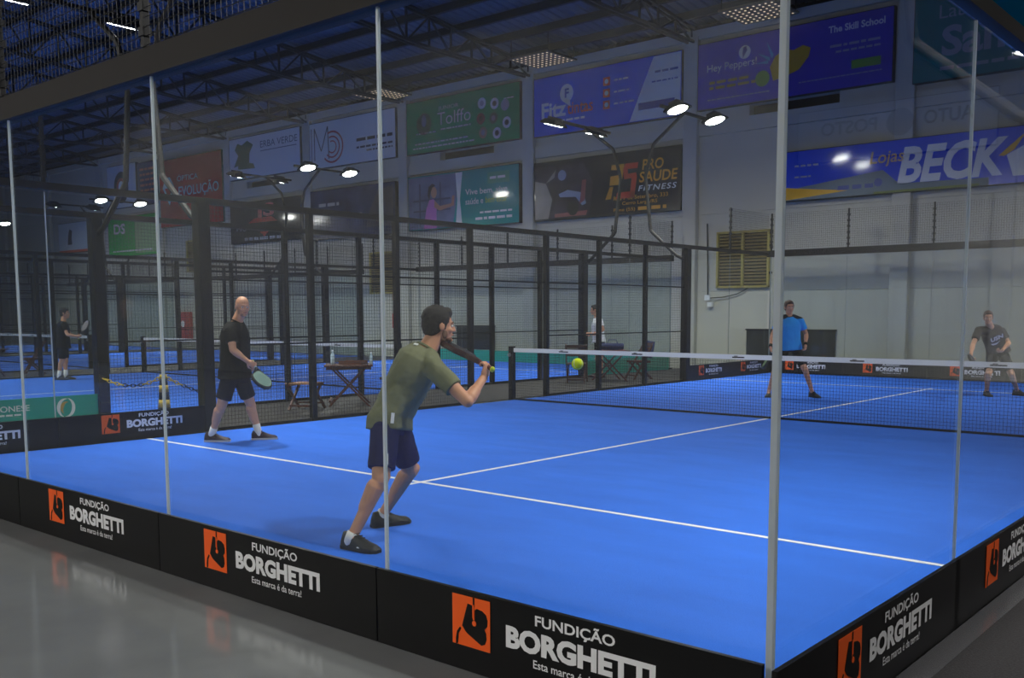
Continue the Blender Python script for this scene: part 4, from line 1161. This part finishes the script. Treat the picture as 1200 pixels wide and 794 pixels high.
    # shoes and socks
    for s in 'rl':
        an, kn = Q['a' + s], Q['k' + s]
        td = Q['f' + s]; td = V((td.x, td.y, 0)).normalized(); sd = V((-td.y, td.x, 0))
        g0 = V((an.x, an.y, 0)) - td * 0.055
        sec = [(-0.03, 0.024, 0.075), (-0.012, 0.036, 0.115), (0.05, 0.043, 0.122), (0.10, 0.045, 0.104), (0.15, 0.049, 0.080), (0.20, 0.052, 0.062), (0.25, 0.046, 0.052), (0.278, 0.024, 0.036)]
        rings = []
        for x, hw, hz in sec:
            c0 = g0 + td * x
            pr = [(-1, 0.018), (-1.02, 0.03), (-0.85, hz * 0.65), (-0.45, hz * 0.95), (0, hz), (0.45, hz * 0.95), (0.85, hz * 0.65), (1.02, 0.03), (1, 0.018)]
            rings.append([c0 + sd * (hw * a) + V((0, 0, z)) for a, z in pr])
        so = MB().loft(rings).build('shoe', cfg['shoe'], t, True)
        rings = []
        for x, hw, hz in sec:
            c0 = g0 + td * (x + (0.004 if x > 0.1 else -0.004))
            rings.append([c0 + sd * (hw * 1.1 * a) + V((0, 0, z)) for a, z in ((-1, 0.002), (-1, 0.024), (1, 0.024), (1, 0.002))])
        MB().loft(rings).build('sole', cfg.get('sole', RUBB), so)
        lc = MB()
        for i in range(4):
            x = 0.09 + 0.022 * i; hz = 0.108 - 0.0125 * i
            lc.bar(g0 + td * x - sd * 0.024 + V((0, 0, hz)), g0 + td * (x + 0.01) + sd * 0.024 + V((0, 0, hz)), 0.007, 0.005)
        lc.build('laces', cfg.get('lace', BLACK), so)
        if cfg.get('sock'):
            ld = (kn - an).normalized()
            MB().capsule(an - ld * 0.03, an + ld * cfg.get('sock_h', 0.1), 0.041, 0.046, 14, (False, True)).build('sock', cfg['sock'], t, True)
    return t, Q, base, hp

def racket(label, grip, head_dir, face_n, cface, cedge, cgrip, cguard=None):
    """padel racket: origin at the grip, head_dir along the handle, face_n across the face"""
    cguard = cguard or cedge
    g = V(grip); d = V(head_dir).normalized(); n = V(face_n); n = (n - d * n.dot(d)).normalized(); s = d.cross(n)
    t = thing('padel_racket', label, 'racket', g)
    th = 0.019
    out = []
    for k in range(36):
        a = 2 * PI * k / 36
        x = 0.128 * math.sin(a); y = 0.255 - 0.150 * math.cos(a)
        if y < 0.2: x *= 0.55 + 0.45 * (y - 0.105) / 0.095
        out.append((x, y))
    MB().loft([[d * y + s * (x * q) + n * z for x, y in out] for q, z in ((0.95, -th), (1.0, -th * 0.6), (1.0, th * 0.6), (0.95, th))]).build('head', cedge, t)
    for z in (-1, 1):
        f = MB().prism([d * (0.255 + (y - 0.255) * 0.88) + s * (x * 0.88) + n * (th * z) for x, y in out], n * (0.002 * z)).build('face', cface, t)
        hb = MB()
        for i in range(-3, 4):
            for j in range(-3, 4):
                x, y = i * 0.028, 0.27 + j * 0.028
                if math.hypot(x, y - 0.27) < 0.095:
                    hb.disc(d * y + s * x + n * ((th + 0.002) * z), n * z, 0.006, 0.001, 8)
        hb.build('holes', BLACK, f, kind='stuff')
    ee = [(x, y) for x, y in out]
    tip = sorted(out, key=lambda p: math.atan2(p[0], p[1] - 0.255))
    tip = [p for p in tip if p[1] > 0.34]
    MB().loft([[d * (y * 1.0 + (y - 0.255) * f_) + s * (x * (1 + f_)) + n * z for f_, z in ((0.0, -th * 0.8), (0.03, -th * 0.8), (0.03, th * 0.8), (0.0, th * 0.8))] for x, y in tip]).build('edge_guard', cguard, t, label='pale edge guard at the tip')
    for q in (-1, 1):
        MB().bar(d * 0.05 + s * (0.006 * q), d * 0.14 + s * (0.055 * q), 0.02, 0.034, n).build('throat', cedge, t)
    MB().tube([d * -0.075, d * -0.072, d * 0.06, d * 0.07], [0.017, 0.0165, 0.0155, 0.012], 10).build('grip', cgrip, t, True)
    MB().tube([d * -0.085, d * -0.07], [0.019, 0.019], 10).build('butt_cap', cfgcap, t, True)
    return t
cfgcap = mat('butt_cap', rgb(200, 215, 40), 0.5)

OLIVE = mat('olive_cloth', rgb(124, 126, 98), 0.9, 0, 0.08, 6.0, 0.15, 300.0, spec=0.2)
NAVY = mat('navy_cloth', rgb(30, 34, 82), 0.85, 0, 0.1, 6.0, 0.15, 300.0, spec=0.2)
BLACKC = mat('black_cloth', rgb(22, 23, 27), 0.9, 0, 0.15, 6.0, spec=0.2)
DNAVY = mat('dark_navy_cloth', rgb(24, 28, 42), 0.9, 0, 0.1, 6.0, spec=0.2)
BLUEC = mat('blue_cloth', rgb(34, 150, 234), 0.85, 0, 0.06, 6.0, spec=0.2)
WHITEC = mat('white_cloth', rgb(225, 228, 232), 0.9, 0, 0.04, 6.0, spec=0.2)
SOCKW = mat('sock_white', rgb(226, 224, 220), 0.9)
SHOEB = mat('shoe_black', rgb(26, 27, 28), 0.6, 0, 0.2, 40.0)
SHOER = mat('shoe_maroon', rgb(48, 28, 38), 0.6, 0, 0.2, 40.0)
SOLEG = mat('sole_grey', rgb(196, 192, 190), 0.7)
STUB = mat('stubble', rgb(126, 88, 72), 0.7)
STUBG = mat('stubble_grey', rgb(178, 134, 112), 0.7)

# 1 the man in the olive shirt
t1, Q, B0, hp1 = person('person', 'man in an olive T-shirt and navy shorts lunging to the right with a racket raised', 'olive',
    dict(vox=0.0055, skin=SKIN, hairm=HAIRD, hairvol=0.014, beard=STUB, shirt=OLIVE, shorts=NAVY, shoe=SHOEB, sock=SOCKW, sock_h=0.025, loose=0.018, build=1.04, hem=-0.115, shorts_len=0.80, curlr=0.95, curll=0.6, folds=0.016))
# reflective strips
def strip(parent, target, c, axis, L, wd):
    c = V(c); a = V(axis).normalized()
    v = min(target.data.vertices, key=lambda q: (q.co - c).length_squared)
    n = v.normal.copy(); p = v.co + n * 0.006
    a = (a - n * a.dot(n)).normalized(); s = a.cross(n).normalized()
    MB().prism([p - a * L / 2 - s * wd / 2, p + a * L / 2 - s * wd / 2, p + a * L / 2 + s * wd / 2, p - a * L / 2 + s * wd / 2], n * 0.006).build('reflective_strip', REFL, parent, label='bright white reflective strip')
byname = lambda o, nm: [c for c in o.children if c.name.split('.')[0] == nm]
for (c, a, n, L, wd), nm, ix in zip(STRIPS, ('shirt', 'shorts', 'shirt', 'shoe'), (0, 0, 0, 0)):
    strip(byname(t1, nm)[ix] if nm != 'shoe' else byname(t1, nm)[ix], byname(t1, nm)[ix], V(c) - B0, a, L, wd)
hc = Q['wr'] + Q['hdr'].normalized() * 0.085 + Q['pnr'].normalized() * 0.028
racket('dark red padel racket held up edge-on by the man in olive', hc + B0, OL_RD, OL_RN, mat('racket_dark', rgb(38, 34, 38), 0.4), mat('racket_red', rgb(60, 28, 32), 0.4), mat('grip_dark', rgb(96, 34, 34), 0.7), INKW)

# 2 the bald man
t2, Q, B0, hp2 = person('person', 'bald man in black T-shirt and dark shorts walking beside the left fence', 'bald',
    dict(vox=0.0058, skin=SKIN2, hairm=STUBG, hair=False, beard=STUBG, shirt=BLACKC, shorts=DNAVY, shoe=SHOER, sole=SOLEG, sock=SOCKW, sock_h=0.11, loose=0.022, build=1.05, hem=-0.1, shorts_len=0.74))
hc = Q['wr'] + Q['hdr'].normalized() * 0.085 + Q['pnr'].normalized() * 0.028
racket('padel racket with pale green face hanging from the bald man\'s hand', hc + B0, BA_RD, BA_RN, mat('racket_sage', rgb(120, 150, 140), 0.5), mat('racket_edge', rgb(30, 32, 34), 0.4), mat('grip_white', rgb(200, 200, 196), 0.7))

# 3 the player in blue
t3, Q, B0, hp3 = person('person', 'player in a bright blue T-shirt and black shorts facing us across the net', 'blue',
    dict(vox=0.010, skin=SKIN, hairm=HAIRB, hairvol=0.008, shirt=BLUEC, collar=DNAVY, shorts=BLACKC, shoe=SHOEB, build=0.98, hem=-0.12, loose=0.01))
for s in 'rl':
    d = (Q['w' + s] - Q['e' + s]).normalized()
    MB().tube([Q['w' + s] - d * 0.05, Q['w' + s] + d * 0.01], 0.036, 12).build('wristband', BLACKC, t3, True)
yk = MB()
for s in 'rl':
    yk.capsule(Q['neck'].lerp(Q['s' + s], 0.35) + V((0, 0, 0.012)), Q['s' + s] + V((0, 0, 0.014)), 0.066, 0.062, 12)
link('shoulder_yoke', remeshed(yk, 0.01, 2), DNAVY, t3, label='dark navy shoulders')
hc = Q['wr'] + Q['hdr'].normalized() * 0.085 + Q['pnr'].normalized() * 0.028
racket('padel racket held low by the player in blue', hc + B0, BL_RD, BL_RN, mat('racket_lime', rgb(96, 130, 70), 0.5), mat('racket_edge', None), mat('grip_white', None))

# 4 the player in black across the net
t4, Q, B0, hp4 = person('person', 'crouching player in a black printed T-shirt at the right edge across the net', 'black',
    dict(vox=0.010, skin=SKIN2, hairm=HAIRB, hairvol=0.006, shirt=mat('charcoal_cloth', rgb(40, 32, 36), 0.9, 0, 0.1, 6.0), shorts=DNAVY, shoe=SHOEB, build=1.03, hem=-0.05, loose=0.012))
up4 = (Q['neck'] - Q['pel']).normalized(); f4 = Q['face'].normalized(); f4 = (f4 - up4 * f4.dot(up4)).normalized()
r4 = up4.cross(f4) ; r4 = -r4 if r4.dot(Q['sl'] - Q['sr']) < 0 else r4
ct = Q['pel'] + (Q['neck'] - Q['pel']) * 0.66 + f4 * 0.163
lettering('USN', t4, ct - r4 * 0.11, r4, up4, 0.23, 0.09, INKW, 0.04, 0.1, lift=0.0, th=0.002)
flat(t4, [(-0.13, -0.02), (-0.10, -0.07), (-0.03, -0.08), (0.05, -0.03), (-0.02, -0.05), (-0.08, -0.04)], INKW, ct, r4, up4, name='print_swoosh')
hc = Q['wr'] + Q['hdr'].normalized() * 0.085 + Q['pnr'].normalized() * 0.028
racket('dark padel racket held low by the crouching player in black', hc + B0, BK_RD, BK_RN, mat('racket_slate', rgb(44, 48, 64), 0.5), mat('racket_edge', None), mat('grip_white', None))

# 5 the player on the second court
t5, Q, B0, hp5 = person('person', 'small distant player in black with white socks on the second court at left', 'far',
    dict(vox=0.012, skin=SKIN, hairm=HAIRD, hairvol=0.008, shirt=BLACKC, shorts=DNAVY, shoe=SHOEB, sock=SOCKW, sock_h=0.14, loose=0.01, build=0.95, hem=-0.12))
hc = Q['wr'] + Q['hdr'].normalized() * 0.085 + Q['pnr'].normalized() * 0.028
racket('small grey padel racket held out by the distant player on the second court', hc + B0, FA_RD, FA_RN, mat('racket_grey', rgb(150, 140, 140), 0.5), mat('racket_edge', None), mat('grip_white', None))

# 6 the person in white behind the fence
t6, Q, B0, hp6 = person('person', 'person in white T-shirt and black shorts standing behind the fence by the far table', 'white',
    dict(vox=0.012, skin=SKIN2, hairm=HAIRD, hairvol=0.006, shirt=WHITEC, shorts=BLACKC, shoe=SHOEB, build=0.92, hem=-0.08, loose=0.008))

# ------------------------------------------------------------------ loose things
BALL_P = (3.15, -8.70, 1.262)
BALL = mat('ball_felt', rgb(224, 244, 30), 0.85, 0, 0.05, 80.0, 0.3, 400.0, spec=0.1)
t = thing('tennis_ball', 'bright yellow ball in flight in front of the net', 'ball', BALL_P)
MB().ell((0, 0, 0), ((0.033, 0, 0), (0, 0.033, 0), (0, 0, 0.033)), 24, 16).build('felt', BALL, t, True)
pts = []
for i in range(49):
    a = 2 * PI * i / 48
    p = V((math.cos(a) * 0.75 + math.cos(3 * a) * 0.25, math.sin(a) * 0.75 - math.sin(3 * a) * 0.25, 0.66 * math.sin(2 * a)))
    pts.append(p.normalized() * 0.0332)
MB().tube(pts, 0.0012, 5).build('seam', WHITE, t, True)
b2 = dup(t, (-3.05, -6.75, 0.033), 'tiny white ball lying on the blue turf by the left wall') if False else None

WOOD = mat('dark_wood', rgb(84, 46, 30), 0.5, 0, 0.25, 9.0, stretch=(1, 6, 1))
WOODL = mat('light_wood', rgb(150, 108, 74), 0.5, 0, 0.2, 9.0, stretch=(1, 6, 1))
def folding_table(label, loc, rz=0.0, m=WOOD, w_=0.8, d=0.8, h=0.70):
    t = thing('folding_table', label, 'table', loc, rz, 'wooden tables between the courts')
    n = 8
    for i in range(n):
        x = -w_ / 2 + i * w_ / n
        MB().bbox(x + 0.004, x + w_ / n - 0.004, -d / 2, d / 2, h - 0.025, h, 0.004).build('slat', m, t)
    r = MB()
    for s in (-1, 1):
        r.box(-w_ / 2 + 0.03, w_ / 2 - 0.03, s * (d / 2 - 0.07) - 0.015, s * (d / 2 - 0.07) + 0.015, h - 0.075, h - 0.026)
    r.build('apron', m, t)
    for s in (-1, 1):
        for q in (-1, 1):
            MB().bar((-q * (w_ / 2 - 0.06), s * (d / 2 - 0.11 - 0.02 * q), 0.0), (q * (w_ / 2 - 0.1), s * (d / 2 - 0.11 - 0.02 * q), h - 0.03), 0.045, 0.03).build('leg', m, t)
    MB().bar((-w_ / 2 + 0.08, -d / 2 + 0.1, 0.1), (-w_ / 2 + 0.08, d / 2 - 0.1, 0.1), 0.035, 0.035).build('stretcher', m, t)
    MB().bar((0, -d / 2 + 0.1, h * 0.5), (0, d / 2 - 0.1, h * 0.5), 0.03, 0.03).build('stretcher', m, t)
    return t
def folding_chair(label, loc, rz=0.0, m=WOOD, ms=None, back=True):
    """seat faces +y"""
    t = thing('folding_chair', label, 'chair', loc, rz, 'folding chairs between the courts')
    ms = ms or m
    for i in range(6):
        y = -0.2 + i * 0.068
        MB().bbox(-0.21, 0.21, y, y + 0.06, 0.42, 0.44, 0.004).build('slat', ms, t)
    for s in (-1, 1):
        MB().bar((0.2 * s, -0.2, 0.41), (0.2 * s, 0.21, 0.41), 0.03, 0.04).build('seat_rail', m, t)
        MB().bar((0.225 * s, 0.24, 0.0), (0.225 * s, -0.27, 0.86 if back else 0.44), 0.028, 0.042).build('leg', m, t)
        MB().bar((0.185 * s, -0.26, 0.0), (0.185 * s, 0.16, 0.41), 0.028, 0.042).build('leg', m, t)
    MB().bar((-0.18, -0.22, 0.08), (0.18, -0.22, 0.08), 0.03).build('stretcher', m, t)
    MB().bar((-0.22, 0.19, 0.1), (0.22, 0.19, 0.1), 0.03).build('stretcher', m, t)
    if back:
        for z in (0.60, 0.69, 0.78):
            y = 0.24 - 0.51 * z / 0.86
            MB().bbox(-0.22, 0.22, y - 0.012, y + 0.012, z, z + 0.07, 0.004).build('back_slat', m, t)
    return t
def bottle(label, loc, h=0.22, r=0.033, m=None, cap=None):
    t = thing('water_bottle', label, 'bottle', loc)
    MB().tube([(0, 0, 0), (0, 0, 0.01), (0, 0, h * 0.62), (0, 0, h * 0.82), (0, 0, h * 0.92)], [r * 0.8, r, r, r * 0.45, r * 0.42], 14).build('bottle', m, t, True)
    MB().tube([(0, 0, h * 0.92), (0, 0, h)], [r * 0.5, r * 0.5], 10).build('cap', cap or INKW, t)
    return t
PETM = mat('clear_plastic', rgb(190, 214, 228), 0.15)
BLUEP = mat('blue_plastic', rgb(60, 120, 200), 0.3)
NAVYB = mat('navy_bag', rgb(34, 46, 96), 0.8, 0, 0.2, 14.0)

G = -0.014
folding_table('brown wooden folding table with a bottle on it, left of the olive shirt', (-6.5, -2.45, G), R90 * 0.55)
bottle('clear water bottle on the nearer wooden table', (-6.72, -2.62, 0.686), 0.24, 0.036, PETM)
bottle('slim clear bottle at the right end of the nearer wooden table', (-6.28, -2.15, 0.686), 0.2, 0.03, PETM)
folding_chair('light wooden folding stool left of the nearer table', (-6.5, -3.35, G), 0.5, WOOD, WOODL, False)
folding_chair('dark wooden folding chair right of the nearer table', (-6.35, -1.55, G), PI - 0.35, WOOD)
MB_ = thing('folded_tray', 'flat dark wooden tray on the nearer table', 'tray', (-6.45, -2.4, 0.686), 0.5)
MB().bbox(-0.2, 0.2, -0.14, 0.14, 0, 0.03, 0.01).build('base', WOOD, MB_)
for s in (-1, 1):
    MB().box(-0.2, 0.2, s * 0.14 - 0.012, s * 0.14 + 0.012, 0.0, 0.06).build('rim', WOOD, MB_)

folding_table('reddish wooden folding table behind the net, loaded with blue items', (-6.5, 5.1, G), R90 * 0.55, mat('red_wood', rgb(96, 42, 34), 0.5, 0, 0.25, 9.0))
bottle('blue bottle on the far wooden table', (-6.72, 4.95, 0.686), 0.26, 0.04, BLUEP, BLUEP)
t = thing('sports_bag', 'navy sports bag lying on the far wooden table', 'bag', (-6.45, 5.15, 0.686), 0.6)
b = MB()
b.loft([ring(V((x, 0, 0.085)), V((0, 0.09 * k, 0)), V((0, 0, 0.08 * k)), 14) for x, k in ((-0.26, 0.5), (-0.24, 0.9), (-0.1, 1.0), (0.1, 1.02), (0.24, 0.9), (0.26, 0.5))])
b.build('bag', NAVYB, t, True)
MB().tube([(-0.12, -0.02, 0.15), (-0.08, -0.05, 0.24), (0.08, -0.05, 0.24), (0.12, -0.02, 0.15)], 0.01, 6).build('handle', NAVYB, t, True)
folding_chair('dark folding chair left of the far table, behind the net', (-6.75, 4.2, G), 0.6, WOOD)
folding_chair('dark folding chair with a navy jacket, right of the far table', (-6.3, 6.0, G), PI - 0.5, WOOD)
t = thing('jacket', 'navy jacket draped over the far folding chair', 'jacket', (-6.3, 5.95, G), PI - 0.5)
MB().prism([(-0.24, -0.20, 0.5), (0.24, -0.20, 0.52), (0.25, -0.26, 0.8), (0.2, -0.30, 0.9), (-0.2, -0.30, 0.88), (-0.25, -0.26, 0.78)], (0, -0.05, 0.0)).build('cloth', NAVYB, t)

# striped post with a hanging chain
YELP = mat('yellow_paint', rgb(206, 176, 60), 0.5)
t = thing('striped_post', 'black and yellow striped barrier post holding a plastic chain', 'post', (-6.55, -5.8, G))
MB().bbox(-0.16, 0.16, -0.16, 0.16, 0, 0.04, 0.03).build('base', BLACK, t)
zs = [0.04, 0.22, 0.33, 0.44, 0.54, 0.63, 0.69]
for i in range(6):
    r0 = 0.10 - 0.05 * zs[i] / 0.69; r1 = 0.10 - 0.05 * zs[i + 1] / 0.69
    MB().tube([(0, 0, zs[i]), (0, 0, zs[i + 1])], [r0, r1], 14).build('band', YELP if i in (1, 3, 5) else BLACK, t, True)
def chain(label, a, c, sag):
    a = V(a); c = V(c)
    t = thing('plastic_chain', label, 'chain', a)
    L = c - a; n = int(L.length / 0.075)
    y1 = MB(); y2 = MB()
    for i in range(n):
        u0, u1 = (i - 0.15) / n, (i + 1.15) / n
        p = L * u0 + V((0, 0, -sag * 4 * u0 * (1 - u0))); q = L * u1 + V((0, 0, -sag * 4 * u1 * (1 - u1)))
        d = (q - p).normalized(); s = d.cross(V((0, 0, 1))).normalized()
        if i % 2: s = s.cross(d)
        ctr = (p + q) / 2; h = (q - p).length / 2
        lp = [ctr + d * (h * math.cos(2 * PI * k / 10)) + s * (0.022 * math.sin(2 * PI * k / 10)) for k in range(11)]
        m = MB().tube(lp, 0.007, 5, False)
        m.build('link', YELP if (i // 5) % 2 == 0 else BLACK, t, True)
chain('yellow and black plastic chain hanging right of the striped post', (-6.55, -5.8, 0.655), (-6.9, -4.55, 0.24), 0.05)
chain('yellow and black plastic chain hanging left of the striped post', (-6.55, -5.8, 0.655), (-7.75, -6.15, 0.62), 0.14)

# gear waiting between the second and third court, far left
x2 = PITCH - 6.45
folding_table('distant dark table between the second and third court', (x2, -3.4, G), 0.3)
folding_chair('distant dark folding chair at far left between the courts', (x2 + 0.2, -4.6, G), 0.4)
folding_chair('second distant folding chair at far left, nearer the player in white socks', (x2, -2.2, G), 2.6)
t = thing('sports_bag', 'distant grey sports bag on the floor at far left', 'bag', (x2 + 0.6, -5.3, G), 0.3)
b = MB()
b.loft([ring(V((x, 0, 0.16)), V((0, 0.16 * k, 0)), V((0, 0, 0.16 * k)), 14) for x, k in ((-0.4, 0.5), (-0.37, 0.9), (-0.1, 1.0), (0.1, 1.0), (0.37, 0.9), (0.4, 0.5))])
b.build('bag', mat('grey_bag', rgb(70, 72, 78), 0.8), t, True)
MB().tube([(-0.18, -0.04, 0.29), (-0.1, -0.1, 0.4), (0.1, -0.1, 0.4), (0.18, -0.04, 0.29)], 0.015, 6).build('handle', BLACK, t, True)
